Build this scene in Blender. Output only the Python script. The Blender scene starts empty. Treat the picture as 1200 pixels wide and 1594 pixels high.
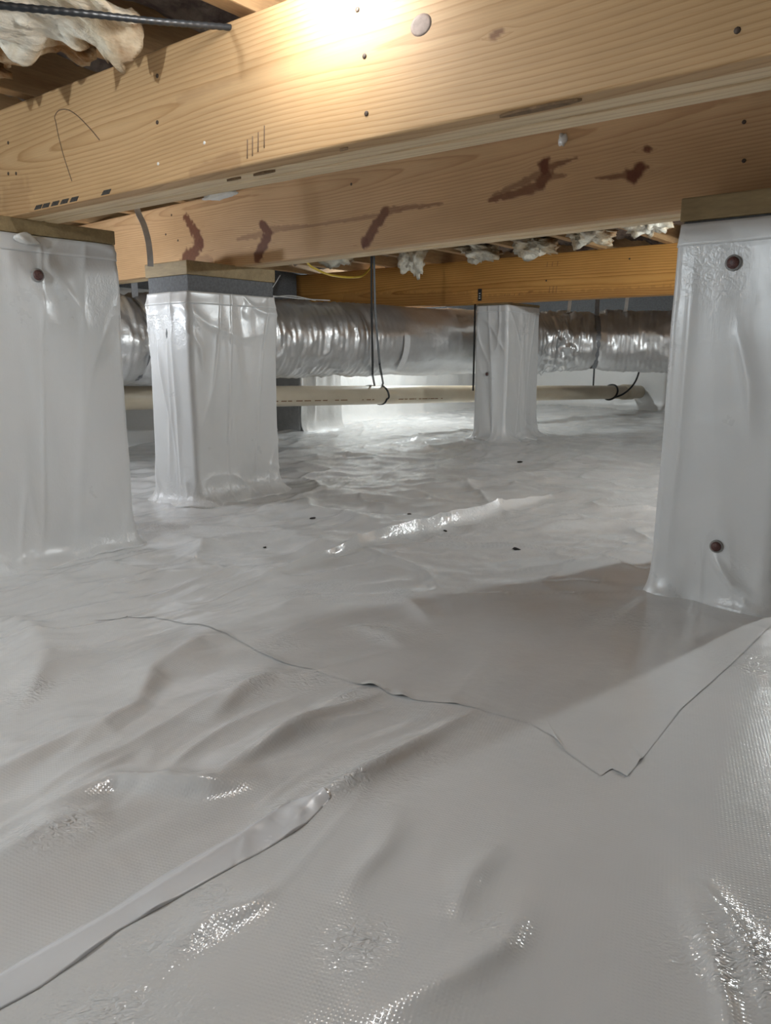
import bpy, bmesh, math, random
import numpy as np
from mathutils import Vector, Matrix
random.seed(7)

# ------------------------------------------------------------------ camera, world, exposure
SC = bpy.context.scene
COL = SC.collection
cam_d = bpy.data.cameras.new('camera')
cam = bpy.data.objects.new('camera', cam_d); COL.objects.link(cam)
cam_d.sensor_fit = 'VERTICAL'; cam_d.sensor_height = 36.0
cam_d.lens = 36.0 * 1197.0 / 1594.0
cam_d.clip_start = 0.02
cam.location = (0, 0, 0.5)
cam.rotation_euler = (math.radians(90 - 11.43), 0, math.radians(38.5))
SC.camera = cam
W = bpy.data.worlds.new('world'); SC.world = W; W.use_nodes = True
W.node_tree.nodes['Background'].inputs[0].default_value = (0.55, 0.56, 0.6, 1)
W.node_tree.nodes['Background'].inputs[1].default_value = 0.0
SC.view_settings.view_transform = 'Standard'; SC.view_settings.look = 'None'
SC.view_settings.gamma = 1.0; SC.view_settings.use_curve_mapping = False
SC.view_settings.exposure = 0.86

# lamps of the crawl space: name, label, place (a, b, z), watts, colour   (built at the end by light_bulb)
LAMPS = [
    ('near_girder_lamp_offscreen', 'bare bulb clipped to a joist close to the glowing spot on the near girder', -0.785, 0.805, 1.02, 2.6, (0.95, 0.98, 1.0)),
    ('near_bay_lamp_offscreen', 'bare bulb under a joist in the bay before the near girder', -1.355, -0.65, 0.955, 21.0, (0.87, 0.97, 1.03)),
    ('left_bay_lamp_offscreen', 'bare bulb on a cord between the two near girders beside the left wall', -2.695, 1.14, 0.72, 7.6, (0.88, 0.96, 1.05)),
    ('light_bulb', 'bare bulb under a joist behind the foil duct near the long wall', -3.365, 4.70, 0.962, 21.0, (0.88, 0.98, 1.01)),
    ('right_bay_lamp_offscreen', 'bare bulb under a joist behind the pier with two fasteners', -0.015, 3.05, 0.95, 30.0, (0.89, 0.97, 1.0)),
]

# house frame = world: a (x) runs along the girders, b (y) along the joists; the floor is laid out in a frame turned by YAW
YAW = -math.radians(38.5)
CA, SA = math.cos(YAW), math.sin(YAW)
def hw(a, b, z=0.0): return Vector((a, b, z))

# ------------------------------------------------------------------ numpy noise
_rng = np.random.RandomState(3)
_T = _rng.rand(256, 256)
def vnoise(x, y, seed=0):
    x = np.asarray(x, float) + seed * 17.31; y = np.asarray(y, float) + seed * 7.77
    xi = np.floor(x).astype(int); yi = np.floor(y).astype(int)
    fx = x - xi; fy = y - yi
    fx = fx * fx * fx * (fx * (fx * 6 - 15) + 10); fy = fy * fy * fy * (fy * (fy * 6 - 15) + 10)
    g = lambda i, j: _T[i & 255, j & 255]
    return ((g(xi, yi) * (1 - fx) + g(xi + 1, yi) * fx) * (1 - fy) + (g(xi, yi + 1) * (1 - fx) + g(xi + 1, yi + 1) * fx) * fy) * 2 - 1
def fbm(x, y, seed=0, o=3, gain=0.5):
    s = 0; a = 1
    for k in range(o):
        s = s + a * vnoise(np.asarray(x) * 2 ** k, np.asarray(y) * 2 ** k, seed + k * 3); a *= gain
    return s
def ridged(x, y, seed=0): return 1 - np.abs(vnoise(x, y, seed)) * 2      # sharp crest at 1
def sstep(e0, e1, x):
    t = np.clip((x - e0) / (e1 - e0), 0, 1); return t * t * (3 - 2 * t)
def polydist(X, Y, pts):
    """distance to polyline, arclength fraction and signed side"""
    best = np.full(X.shape, 1e9); fr = np.zeros(X.shape); sd = np.zeros(X.shape)
    L = [0]
    for (x0, y0), (x1, y1) in zip(pts[:-1], pts[1:]): L.append(L[-1] + math.hypot(x1 - x0, y1 - y0))
    for i, ((x0, y0), (x1, y1)) in enumerate(zip(pts[:-1], pts[1:])):
        dx, dy = x1 - x0, y1 - y0; l2 = dx * dx + dy * dy + 1e-12
        t = np.clip(((X - x0) * dx + (Y - y0) * dy) / l2, 0, 1)
        ex = X - x0 - t * dx; ey = Y - y0 - t * dy; d = np.hypot(ex, ey)
        m = d < best
        best = np.where(m, d, best); fr = np.where(m, (L[i] + t * (L[i + 1] - L[i])) / L[-1], fr)
        sd = np.where(m, np.sign(dx * ey - dy * ex), sd)
    return best, fr, sd

# ------------------------------------------------------------------ object helpers
def mesh_obj(name, verts, faces, m=None, parent=None, smooth=True):
    me = bpy.data.meshes.new(name)
    me.from_pydata([tuple(map(float, v)) for v in verts] if not isinstance(verts, np.ndarray) else verts.tolist(), [], faces)
    me.update()
    if smooth: me.polygons.foreach_set('use_smooth', np.ones(len(me.polygons), bool))
    o = bpy.data.objects.new(name, me); COL.objects.link(o)
    if m: me.materials.append(m)
    if parent: o.parent = parent
    return o
def bm_obj(name, bm, m, parent=None, smooth=False):
    me = bpy.data.meshes.new(name); bm.to_mesh(me); bm.free()
    if smooth: me.polygons.foreach_set('use_smooth', np.ones(len(me.polygons), bool))
    o = bpy.data.objects.new(name, me); COL.objects.link(o)
    me.materials.append(m)
    if parent: o.parent = parent
    return o
def tag(o, label, cat, group=None):
    o['label'] = label; o['category'] = cat
    if group: o['group'] = group
    return o
def struct(o, label=None):
    o['kind'] = 'structure'
    if label: o['label'] = label
    return o
def empty(name, a, b, z=0.0, rot=0.0):
    o = bpy.data.objects.new(name, None); COL.objects.link(o)
    o.location = hw(a, b, z); o.rotation_euler = (0, 0, rot); o.empty_display_size = 0.05
    return o
def place(o, a=0, b=0, z=0, rot=0.0):
    o.location = hw(a, b, z); o.rotation_euler = (0, 0, rot); return o
def add_box(bm, x0, x1, y0, y1, z0, z1, bev=0.0):
    r = bmesh.ops.create_cube(bm, size=1.0)['verts']
    for v in r:
        v.co = Vector(((x0 + x1) / 2 + v.co.x * (x1 - x0), (y0 + y1) / 2 + v.co.y * (y1 - y0), (z0 + z1) / 2 + v.co.z * (z1 - z0)))
    if bev:
        es = list({e for v in r for e in v.link_edges})
        bmesh.ops.bevel(bm, geom=es, offset=bev, segments=2, affect='EDGES', profile=0.6)
def grid_faces(nr, nc, close_c=False, off=0):
    f = []
    cc = nc if close_c else nc - 1
    for i in range(nr - 1):
        r0 = off + i * nc; r1 = r0 + nc
        for j in range(cc):
            k = (j + 1) % nc
            f.append((r0 + j, r0 + k, r1 + k, r1 + j))
    return f
def resample(pts, n):
    p = np.array(pts, float); d = np.r_[0, np.cumsum(np.linalg.norm(np.diff(p, axis=0), axis=1))]
    t = np.linspace(0, d[-1], n)
    return np.stack([np.interp(t, d, p[:, k]) for k in range(p.shape[1])], 1)
def smooth_path(pts, n):
    """Catmull-Rom through the points"""
    p = [np.array(q, float) for q in pts]; p = [2 * p[0] - p[1]] + p + [2 * p[-1] - p[-2]]
    out = []
    for i in range(1, len(p) - 2):
        for t in np.linspace(0, 1, 24, endpoint=False):
            out.append(0.5 * ((2 * p[i]) + (-p[i - 1] + p[i + 1]) * t + (2 * p[i - 1] - 5 * p[i] + 4 * p[i + 1] - p[i + 2]) * t * t + (-p[i - 1] + 3 * p[i] - 3 * p[i + 1] + p[i + 2]) * t ** 3))
    out.append(p[-2])
    return resample(out, n)
def frames(path):
    T = np.gradient(path, axis=0); T /= np.linalg.norm(T, axis=1)[:, None] + 1e-12
    up = np.tile(np.array([0, 0, 1.0]), (len(path), 1))
    vert = np.abs(T[:, 2]) > 0.93
    up[vert] = np.array([0.0, 1.0, 0.0])
    if vert.any() and not vert.all(): up[:] = np.array([0.31, 0.9, 0.3])
    S = np.cross(T, up); S /= np.linalg.norm(S, axis=1)[:, None] + 1e-12
    N = np.cross(S, T)
    return T, S, N
def tube(name, path, r, m, parent=None, n=12, caps=True, rfun=None):
    path = np.array(path, float); T, S, N = frames(path)
    th = np.linspace(0, 2 * math.pi, n, endpoint=False)
    R = np.full((len(path), n), r) if rfun is None else rfun(path, th)
    P = path[:, None, :] + R[:, :, None] * (np.cos(th)[None, :, None] * S[:, None, :] + np.sin(th)[None, :, None] * N[:, None, :])
    f = grid_faces(len(path), n, True)
    if caps:
        f.append(tuple(range(n - 1, -1, -1))); k = (len(path) - 1) * n; f.append(tuple(range(k, k + n)))
    return mesh_obj(name, P.reshape(-1, 3), f, m, parent)
def ribbon(name, path, width, thick, m, parent=None, side=None):
    """flat strap with thickness following path; side = direction of its width"""
    path = np.array(path, float); T, S, N = frames(path)
    if side is not None:
        s = np.array(side, float); S = s[None, :] - T * (T @ s)[:, None]; S /= np.linalg.norm(S, axis=1)[:, None]; N = np.cross(S, T)
    w, t = width / 2, thick / 2
    P = np.stack([path + S * w + N * t, path - S * w + N * t, path - S * w - N * t, path + S * w - N * t], 1)
    f = grid_faces(len(path), 4, True); f.append((3, 2, 1, 0)); k = (len(path) - 1) * 4; f.append((k, k + 1, k + 2, k + 3))
    return mesh_obj(name, P.reshape(-1, 3), f, m, parent, smooth=False)

# ------------------------------------------------------------------ materials
def new_mat(name):
    m = bpy.data.materials.new(name); m.use_nodes = True
    nt = m.node_tree; b = nt.nodes['Principled BSDF']
    return m, nt, b
def N(nt, t, **kw):
    n = nt.nodes.new(t)
    for k, v in kw.items(): setattr(n, k, v)
    return n
def ramp(nt, src, stops):
    r = N(nt, 'ShaderNodeValToRGB'); e = r.color_ramp.elements
    while len(e) > 1: e.remove(e[-1])
    e[0].position = stops[0][0]; e[0].color = (*stops[0][1], 1)
    for p, c in stops[1:]:
        q = e.new(p); q.color = (*c, 1)
    nt.links.new(src, r.inputs[0]); return r
def noise(nt, vec, scale, detail=3, rough=0.5):
    n = N(nt, 'ShaderNodeTexNoise'); n.inputs['Scale'].default_value = scale
    n.inputs['Detail'].default_value = detail; n.inputs['Roughness'].default_value = rough
    if vec is not None: nt.links.new(vec, n.inputs['Vector'])
    return n
def mapping(nt, vec, scale=(1, 1, 1), loc=(0, 0, 0), rot=(0, 0, 0)):
    mp = N(nt, 'ShaderNodeMapping'); mp.inputs['Scale'].default_value = scale; mp.inputs['Location'].default_value = loc
    mp.inputs['Rotation'].default_value = rot
    nt.links.new(vec, mp.inputs['Vector']); return mp.outputs[0]
def math_n(nt, op, a, b=None, clamp=False):
    n = N(nt, 'ShaderNodeMath', operation=op, use_clamp=clamp)
    for i, x in enumerate((a, b)):
        if x is None: continue
        if isinstance(x, (int, float)): n.inputs[i].default_value = x
        else: nt.links.new(x, n.inputs[i])
    return n.outputs[0]
def mix_c(nt, fac, a, b, blend='MIX'):
    n = N(nt, 'ShaderNodeMix', data_type='RGBA', blend_type=blend)
    if isinstance(fac, (int, float)): n.inputs[0].default_value = fac
    else: nt.links.new(fac, n.inputs[0])
    for i, x in ((6, a), (7, b)):
        if isinstance(x, tuple): n.inputs[i].default_value = (*x, 1)
        else: nt.links.new(x, n.inputs[i])
    return n.outputs[2]
def bump(nt, h, strength, dist, normal=None):
    b = N(nt, 'ShaderNodeBump'); b.inputs['Strength'].default_value = strength; b.inputs['Distance'].default_value = dist
    nt.links.new(h, b.inputs['Height'])
    if normal is not None: nt.links.new(normal, b.inputs['Normal'])
    return b.outputs[0]

def liner_mat(name, col, rough, weave=0.5, crinkle=0.35):
    m, nt, b = new_mat(name)
    tc = N(nt, 'ShaderNodeTexCoord').outputs['Object']
    n1 = noise(nt, tc, 2.2, 4, 0.6)
    c = ramp(nt, n1.outputs[0], [(0.3, tuple(x * 0.93 for x in col)), (0.5, col), (0.75, tuple(min(1, x * 1.03) for x in col))])
    # faint dusty smudges
    n2 = noise(nt, tc, 7.0, 5, 0.65)
    sm = ramp(nt, n2.outputs[0], [(0.6, (0, 0, 0)), (0.78, (1, 1, 1))])
    cc = mix_c(nt, math_n(nt, 'MULTIPLY', sm.outputs[0], 0.04), c.outputs[0], (0.55, 0.50, 0.45))
    nt.links.new(cc, b.inputs['Base Color'])
    rr = ramp(nt, n2.outputs[0], [(0.25, (rough * 0.8,) * 3), (0.75, (rough * 1.3,) * 3)])
    nt.links.new(rr.outputs[0], b.inputs['Roughness'])
    b.inputs['Specular IOR Level'].default_value = 0.8
    # woven reinforcement: two crossed fine waves, plus film crinkle
    w = []
    for rot in (0.35, 0.35 + math.pi / 2):
        wv = N(nt, 'ShaderNodeTexWave', wave_type='BANDS', bands_direction='X', wave_profile='SIN')
        wv.inputs['Scale'].default_value = 78.0; wv.inputs['Distortion'].default_value = 0.6; wv.inputs['Detail'].default_value = 0
        nt.links.new(mapping(nt, tc, rot=(0, 0, rot)), wv.inputs['Vector']); w.append(wv.outputs['Fac'])
    wm = math_n(nt, 'MULTIPLY', w[0], w[1])
    nm = bump(nt, wm, weave, 0.0006)
    n3 = noise(nt, tc, 38.0, 3, 0.55)
    nm = bump(nt, n3.outputs[0], crinkle, 0.004, nm)
    cr = N(nt, 'ShaderNodeAttribute', attribute_name='cr').outputs['Fac']
    n4 = noise(nt, mapping(nt, tc, (1.0, 1.7, 1.0), rot=(0, 0, 0.9)), 75.0, 2, 0.5); n4.inputs['Distortion'].default_value = 0.4
    n5 = math_n(nt, 'ABSOLUTE', math_n(nt, 'SUBTRACT', n4.outputs[0], 0.5))
    nm = bump(nt, math_n(nt, 'MULTIPLY', n5, cr), 1.0, 0.008, nm)
    nt.links.new(nm, b.inputs['Normal'])
    return m
M_FLOOR = liner_mat('liner_ground', (0.745, 0.745, 0.74), 0.15, 0.24, 0.16)
M_SHEET = liner_mat('liner_overlay', (0.745, 0.745, 0.74), 0.15, 0.10, 0.14)
M_TAPE = liner_mat('seam_tape', (0.80, 0.81, 0.83), 0.24, 0.0, 0.12)
M_WRAP = liner_mat('liner_pier_wrap', (0.74, 0.74, 0.735), 0.30, 0.06, 0.12)
M_WALL = liner_mat('liner_wall', (0.78, 0.78, 0.77), 0.34, 0.2, 0.4)

def wood_mat(name, light, mid, dark, rough=0.55):
    """grain follows the ring field stored on the mesh (g), knots in attribute k"""
    m, nt, b = new_mat(name)
    g = N(nt, 'ShaderNodeAttribute', attribute_name='g').outputs['Fac']
    k = N(nt, 'ShaderNodeAttribute', attribute_name='k').outputs['Fac']
    tc = N(nt, 'ShaderNodeTexCoord').outputs['Object']
    wob = noise(nt, mapping(nt, tc, (6, 30, 30)), 1.0, 4, 0.6)
    gg = math_n(nt, 'ADD', g, math_n(nt, 'MULTIPLY', wob.outputs[0], 0.55))
    fr = math_n(nt, 'FRACT', gg)
    rg = ramp(nt, fr, [(0.0, dark), (0.07, light), (0.45, light), (0.80, mid), (0.97, dark), (1.0, dark)])
    fine = noise(nt, mapping(nt, tc, (7, 420, 420)), 1.0, 3, 0.6)
    fr2 = ramp(nt, fine.outputs[0], [(0.3, (0.90,) * 3), (0.7, (1.06,) * 3)])
    big = noise(nt, mapping(nt, tc, (1.3, 5, 5)), 1.0, 3, 0.5)
    soft = mix_c(nt, math_n(nt, 'ADD', math_n(nt, 'MULTIPLY', big.outputs[0], 1.2), 0.05, True), mid, rg.outputs[0])
    c = mix_c(nt, 1.0, soft, fr2.outputs[0], 'MULTIPLY')
    blot = noise(nt, mapping(nt, tc, (2, 6, 6)), 1.0, 4, 0.6)
    bl = ramp(nt, blot.outputs[0], [(0.35, (0.88, 0.85, 0.80)), (0.65, (1.05, 1.04, 1.03))])
    c = mix_c(nt, 1.0, c, bl.outputs[0], 'MULTIPLY')
    kn = noise(nt, tc, 90.0, 4, 0.6)
    kc = mix_c(nt, kn.outputs[0], (0.085, 0.026, 0.012), (0.19, 0.065, 0.03))
    c = mix_c(nt, k, c, kc)
    nt.links.new(c, b.inputs['Base Color'])
    b.inputs['Roughness'].default_value = rough; b.inputs['Specular IOR Level'].default_value = 0.3
    nt.links.new(bump(nt, math_n(nt, 'ADD', fine.outputs[0], math_n(nt, 'MULTIPLY', fr, 0.05)), 0.12, 0.0012), b.inputs['Normal'])
    return m
M_BEAM1 = wood_mat('pine_girder_near', (0.60, 0.40, 0.215), (0.53, 0.335, 0.165), (0.40, 0.225, 0.095))
M_BEAM2 = wood_mat('pine_girder_knotty', (0.63, 0.42, 0.235), (0.56, 0.355, 0.19), (0.42, 0.24, 0.115))
M_BEAMP = wood_mat('pine_girder_pale_ply', (0.80, 0.65, 0.43), (0.74, 0.57, 0.36), (0.60, 0.42, 0.24))
M_BEAM3 = wood_mat('pine_girder_far', (0.70, 0.375, 0.11), (0.58, 0.28, 0.072), (0.33, 0.125, 0.025))

def simple_wood(name, c1, c2, c3, stretch=(30, 3, 30)):
    m, nt, b = new_mat(name)
    tc = N(nt, 'ShaderNodeTexCoord').outputs['Object']
    w = noise(nt, mapping(nt, tc, stretch), 1.0, 5, 0.65)
    f = noise(nt, mapping(nt, tc, tuple(s * 7 for s in stretch)), 1.0, 3, 0.6)
    c = ramp(nt, w.outputs[0], [(0.3, c3), (0.5, c2), (0.7, c1)])
    ff = ramp(nt, f.outputs[0], [(0.3, (0.85,) * 3), (0.7, (1.08,) * 3)])
    nt.links.new(mix_c(nt, 1.0, c.outputs[0], ff.outputs[0], 'MULTIPLY'), b.inputs['Base Color'])
    b.inputs['Roughness'].default_value = 0.65
    nt.links.new(bump(nt, f.outputs[0], 0.2, 0.002), b.inputs['Normal'])
    return m
M_JOIST = simple_wood('joist_pine', (0.60, 0.40, 0.21), (0.50, 0.31, 0.15), (0.38, 0.22, 0.10))
M_CAP = simple_wood('treated_cap_board', (0.40, 0.30, 0.155), (0.33, 0.24, 0.12), (0.26, 0.185, 0.09), (5, 26, 26))
M_SUB = simple_wood('subfloor_board', (0.42, 0.30, 0.18), (0.34, 0.23, 0.13), (0.25, 0.16, 0.09), (22, 22, 22))

def plain(name, col, rough=0.5, metal=0.0, nscale=40, var=0.12, bmp=0.1):
    m, nt, b = new_mat(name)
    tc = N(nt, 'ShaderNodeTexCoord').outputs['Object']
    n = noise(nt, tc, nscale, 4, 0.6)
    r = ramp(nt, n.outputs[0], [(0.3, tuple(x * (1 - var) for x in col)), (0.7, tuple(min(1, x * (1 + var)) for x in col))])
    nt.links.new(r.outputs[0], b.inputs['Base Color'])
    b.inputs['Roughness'].default_value = rough; b.inputs['Metallic'].default_value = metal
    if bmp: nt.links.new(bump(nt, n.outputs[0], bmp, 0.002), b.inputs['Normal'])
    return m
M_BLOCK = plain('concrete_block', (0.155, 0.16, 0.168), 0.9, 0, 120, 0.22, 0.4)
M_GREY = plain('grey_foundation', (0.40, 0.40, 0.40), 0.85, 0, 30, 0.12, 0.3)
M_BLACK = plain('black_plastic', (0.012, 0.012, 0.013), 0.4, 0, 60, 0.2, 0)
M_CABLE = plain('black_cable', (0.02, 0.024, 0.028), 0.38, 0, 60, 0.2, 0)
M_ANCHOR = plain('anchor_brown', (0.10, 0.042, 0.036), 0.45, 0, 300, 0.5, 0.2)
M_RING = plain('anchor_ring', (0.30, 0.29, 0.28), 0.4, 0, 100, 0.1, 0)
M_NAIL = plain('nail_head', (0.07, 0.045, 0.03), 0.6, 0.2, 200, 0.3, 0)
M_PENCIL = plain('pencil_graphite', (0.16, 0.10, 0.06), 0.6, 0, 200, 0.3, 0)
M_INK = plain('stamp_ink', (0.05, 0.042, 0.035), 0.7, 0, 200, 0.4, 0)
M_SILVER = plain('galvanised_strap', (0.66, 0.67, 0.69), 0.35, 0.45, 60, 0.1, 0.05)
M_GREYSTRAP = plain('grey_duct_strap', (0.22, 0.22, 0.23), 0.45, 0.1, 60, 0.1, 0)
M_WHITE = plain('white_strap', (0.75, 0.75, 0.73), 0.45, 0, 60, 0.06, 0)
M_YELLOW = plain('yellow_cable', (0.85, 0.60, 0.06), 0.4, 0, 60, 0.1, 0)
M_FOIL_TAPE = plain('pale_label', (0.78, 0.78, 0.78), 0.4, 0, 60, 0.05, 0)
M_FOAM = plain('translucent_foam', (0.72, 0.70, 0.66), 0.3, 0, 50, 0.1, 0.3)
M_BRASS = plain('lamp_socket', (0.1, 0.1, 0.1), 0.5, 0.0, 60, 0.1, 0)
M_DEBRIS = plain('dark_debris', (0.02, 0.016, 0.014), 0.7, 0, 100, 0.3, 0)

def foil_mat():
    m, nt, b = new_mat('duct_foil')
    tc = N(nt, 'ShaderNodeTexCoord').outputs['Object']
    n = noise(nt, tc, 9.0, 4, 0.6)
    c = ramp(nt, n.outputs[0], [(0.3, (0.66, 0.655, 0.65)), (0.7, (0.80, 0.80, 0.80))])
    nt.links.new(c.outputs[0], b.inputs['Base Color'])
    b.inputs['Metallic'].default_value = 0.8
    r = ramp(nt, n.outputs[0], [(0.3, (0.30,) * 3), (0.7, (0.42,) * 3)])
    nt.links.new(r.outputs[0], b.inputs['Roughness'])
    n2 = noise(nt, tc, 45.0, 3, 0.6)
    nt.links.new(bump(nt, n2.outputs[0], 0.3, 0.006), b.inputs['Normal'])
    return m
M_FOIL = foil_mat()

def pipe_mat():
    m, nt, b = new_mat('drain_pipe_plastic')
    tc = N(nt, 'ShaderNodeTexCoord').outputs['Object']
    n = noise(nt, mapping(nt, tc, (3, 3, 3)), 1.0, 4, 0.6)
    c = ramp(nt, n.outputs[0], [(0.3, (0.56, 0.47, 0.34)), (0.7, (0.68, 0.60, 0.47))])
    nt.links.new(c.outputs[0], b.inputs['Base Color']); b.inputs['Roughness'].default_value = 0.4
    return m
M_PIPE = pipe_mat()

def insul_mat(name, c1, c2, c3):
    m, nt, b = new_mat(name)
    tc = N(nt, 'ShaderNodeTexCoord').outputs['Object']
    n = noise(nt, tc, 4.5, 5, 0.62)
    n.inputs['Distortion'].default_value = 0.8
    c = ramp(nt, n.outputs[0], [(0.36, c3), (0.47, c2), (0.56, c1), (0.75, c1)])
    f = noise(nt, mapping(nt, tc, (60, 20, 60)), 1.0, 4, 0.7)
    ff = ramp(nt, f.outputs[0], [(0.3, (0.75,) * 3), (0.7, (1.08,) * 3)])
    nt.links.new(mix_c(nt, 1.0, c.outputs[0], ff.outputs[0], 'MULTIPLY'), b.inputs['Base Color'])
    b.inputs['Roughness'].default_value = 0.95; b.inputs['Specular IOR Level'].default_value = 0.1
    nt.links.new(bump(nt, f.outputs[0], 0.6, 0.012), b.inputs['Normal'])
    return m
M_BATT = insul_mat('fiberglass_batt', (0.30, 0.24, 0.20), (0.19, 0.14, 0.12), (0.085, 0.062, 0.056))
M_TUFT = insul_mat('fiberglass_cream', (0.80, 0.75, 0.64), (0.72, 0.60, 0.43), (0.36, 0.20, 0.09))

# ------------------------------------------------------------------ floor: one wrinkled ground sheet
RIDGE = [(-0.56, 1.418), (-0.461, 1.509), (-0.375, 1.596), (-0.268, 1.72), (-0.144, 1.858), (-0.017, 2.032), (0.153, 2.232), (0.358, 2.473), (0.591, 2.731)]
FOLDS = [  # (points, height, half width): wrinkles of the liner in plan
    (RIDGE[3:], 0.046, 0.016),
    ([(-0.70, 2.10), (-0.635, 2.175), (-0.54, 2.19)], 0.012, 0.03),
    ([(-0.50, 0.78), (-0.433, 0.896), (-0.392, 0.964), (-0.335, 1.04)], 0.016, 0.035),
    ([(-0.25, 0.98), (-0.211, 1.097), (-0.184, 1.145), (-0.144, 1.157)], 0.012, 0.030),
    ([(-0.215, 0.82), (-0.129, 0.946), (-0.071, 0.982), (-0.009, 1.021)], 0.013, 0.018),
    ([(-0.168, 0.89), (-0.089, 0.992), (-0.01, 1.079)], 0.014, 0.020),
    ([(-0.10, 1.03), (-0.04, 1.085), (0.01, 1.10)], 0.008, 0.014),
    ([(-0.53, 1.06), (-0.57, 1.22), (-0.66, 1.36), (-0.75, 1.42)], 0.018, 0.05),
    ([(-0.361, 1.002), (-0.371, 1.157), (-0.334, 1.299), (-0.28, 1.33)], 0.016, 0.045),
    ([(0.287, 0.665), (0.276, 0.572), (0.255, 0.47)], 0.009, 0.013),
    ([(0.298, 0.665), (0.306, 0.587), (0.300, 0.50)], 0.009, 0.013),
    ([(-0.02, 0.49), (0.063, 0.538), (0.105, 0.572), (0.136, 0.63)], 0.008, 0.030),
    ([(0.06, 0.60), (0.085, 0.66), (0.12, 0.71)], 0.007, 0.022),
    ([(-0.396, 0.746), (-0.317, 0.822), (-0.203, 0.815), (-0.139, 0.843)], 0.014, 0.030),
    ([(-0.40, 0.66), (-0.34, 0.746), (-0.30, 0.77)], 0.010, 0.022),
    ([(-0.12, 0.75), (-0.03, 0.835), (0.06, 0.93)], 0.010, 0.022),
    ([(-0.08, 0.77), (0.0, 0.86), (0.09, 0.97), (0.13, 1.02)], 0.009, 0.016),
    ([(-0.05, 0.62), (0.0, 0.70), (0.02, 0.78)], 0.006, 0.02),
    ([(-0.19, 0.558), (-0.156, 0.603), (-0.097, 0.636)], 0.007, 0.020),
    ([(0.60, 1.63), (0.52, 1.50), (0.40, 1.34)], 0.007, 0.03),
    ([(0.28, 1.75), (0.45, 1.78), (0.60, 1.80)], 0.014, 0.03),
    ([(0.02, 1.62), (0.06, 1.50), (0.09, 1.40)], 0.010, 0.025),
    ([(-0.06, 1.38), (0.0, 1.33), (0.03, 1.27)], 0.008, 0.02),
    ([(0.25, 1.62), (0.42, 1.66), (0.56, 1.60)], 0.006, 0.015),
    ([(-0.22, 2.62), (-0.1, 2.68), (0.05, 2.62), (0.2, 2.7)], 0.018, 0.035),
    ([(-0.3, 2.45), (-0.12, 2.36), (0.02, 2.2)], 0.014, 0.04),
    ([(0.12, 2.95), (0.35, 3.0), (0.62, 2.9)], 0.016, 0.04),
    ([(0.3, 2.1), (0.5, 2.25), (0.75, 2.3)], 0.014, 0.04),
    ([(0.45, 3.1), (0.75, 3.3), (1.1, 3.3)], 0.016, 0.05),
]
PIERS_AB = [(-1.855, 0.93), (-2.2, 1.81), (-0.442, 1.80), (-2.34, 4.12)]
def floor_h(X, Y):
    X = np.asarray(X, float); Y = np.asarray(Y, float)
    A = X * CA + Y * SA; Bq = -X * SA + Y * CA           # house coordinates
    near = 1 - sstep(1.2, 2.6, Y)
    z = 0.010 * fbm(X * 1.6, Y * 1.6, 1, 2) * (0.35 + 0.65 * (1 - near))
    wx = A + 0.05 * vnoise(X * 4, Y * 4, 9); wy = Bq + 0.05 * vnoise(X * 4, Y * 4, 10)
    msk = sstep(-0.25, 0.55, vnoise(X * 2.3, Y * 2.3, 4))
    left = sstep(0.25, -0.15, X) * 0.8 + 0.2
    z = z + 0.0045 * fbm(wx * 8, wy * 2.6, 2, 2) * (0.4 + 0.6 * left) + 0.0050 * (0.3 + 0.7 * msk) * left * np.maximum(ridged(wx * 11, wy * 3.0, 5), 0) ** 3 + 0.0022 * msk * (0.3 + 0.7 * left) * np.maximum(ridged(wx * 27, wy * 7, 14), 0) ** 3
    z = z + 0.0011 * fbm(wx * 30, wy * 9, 6, 2) * (0.25 + 0.75 * msk)
    # the middle bay is more crumpled
    mid = sstep(1.35, 1.9, Y)
    z = z + mid * (0.010 * np.maximum(ridged(X * 3.1 + 0.3 * wy, Y * 4.6, 12), 0) ** 3 + 0.006 * fbm(X * 6, Y * 9, 13, 3) + 0.006 * np.maximum(ridged(wx * 7, wy * 4, 15), 0) ** 3)
    for i, (pts, h, w) in enumerate(FOLDS):
        x0 = min(p[0] for p in pts) - 4 * w; x1 = max(p[0] for p in pts) + 4 * w
        y0 = min(p[1] for p in pts) - 4 * w; y1 = max(p[1] for p in pts) + 4 * w
        sel = (X > x0) & (X < x1) & (Y > y0) & (Y < y1)
        if not sel.any(): continue
        d, fr, sd = polydist(X[sel], Y[sel], pts)
        ww = w * (1 + 0.5 * vnoise(X[sel] * 11, Y[sel] * 11, 20 + i)) * np.where(sd > 0, 1.35, 0.7)
        prof = np.exp(-(np.abs(d) / ww) ** 1.5)
        end = np.sin(np.clip(fr, 0.0, 1) * math.pi * 0.94 + 0.09) ** 0.8
        zz = z[sel] + h * (1.15 if pts[0][1] < 1.2 else 0.9) * prof * end; z[sel] = zz
    # ground mounds up a little at the piers
    for (pa, pb) in PIERS_AB:
        r = np.hypot(A - pa, Bq - pb); z = z + (0.028 if pb > 4 else 0.010) * np.exp(-(r / 0.45) ** 2)
    z = z + 0.03 * sstep(4.8, 7.5, Y)
    return z
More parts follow.
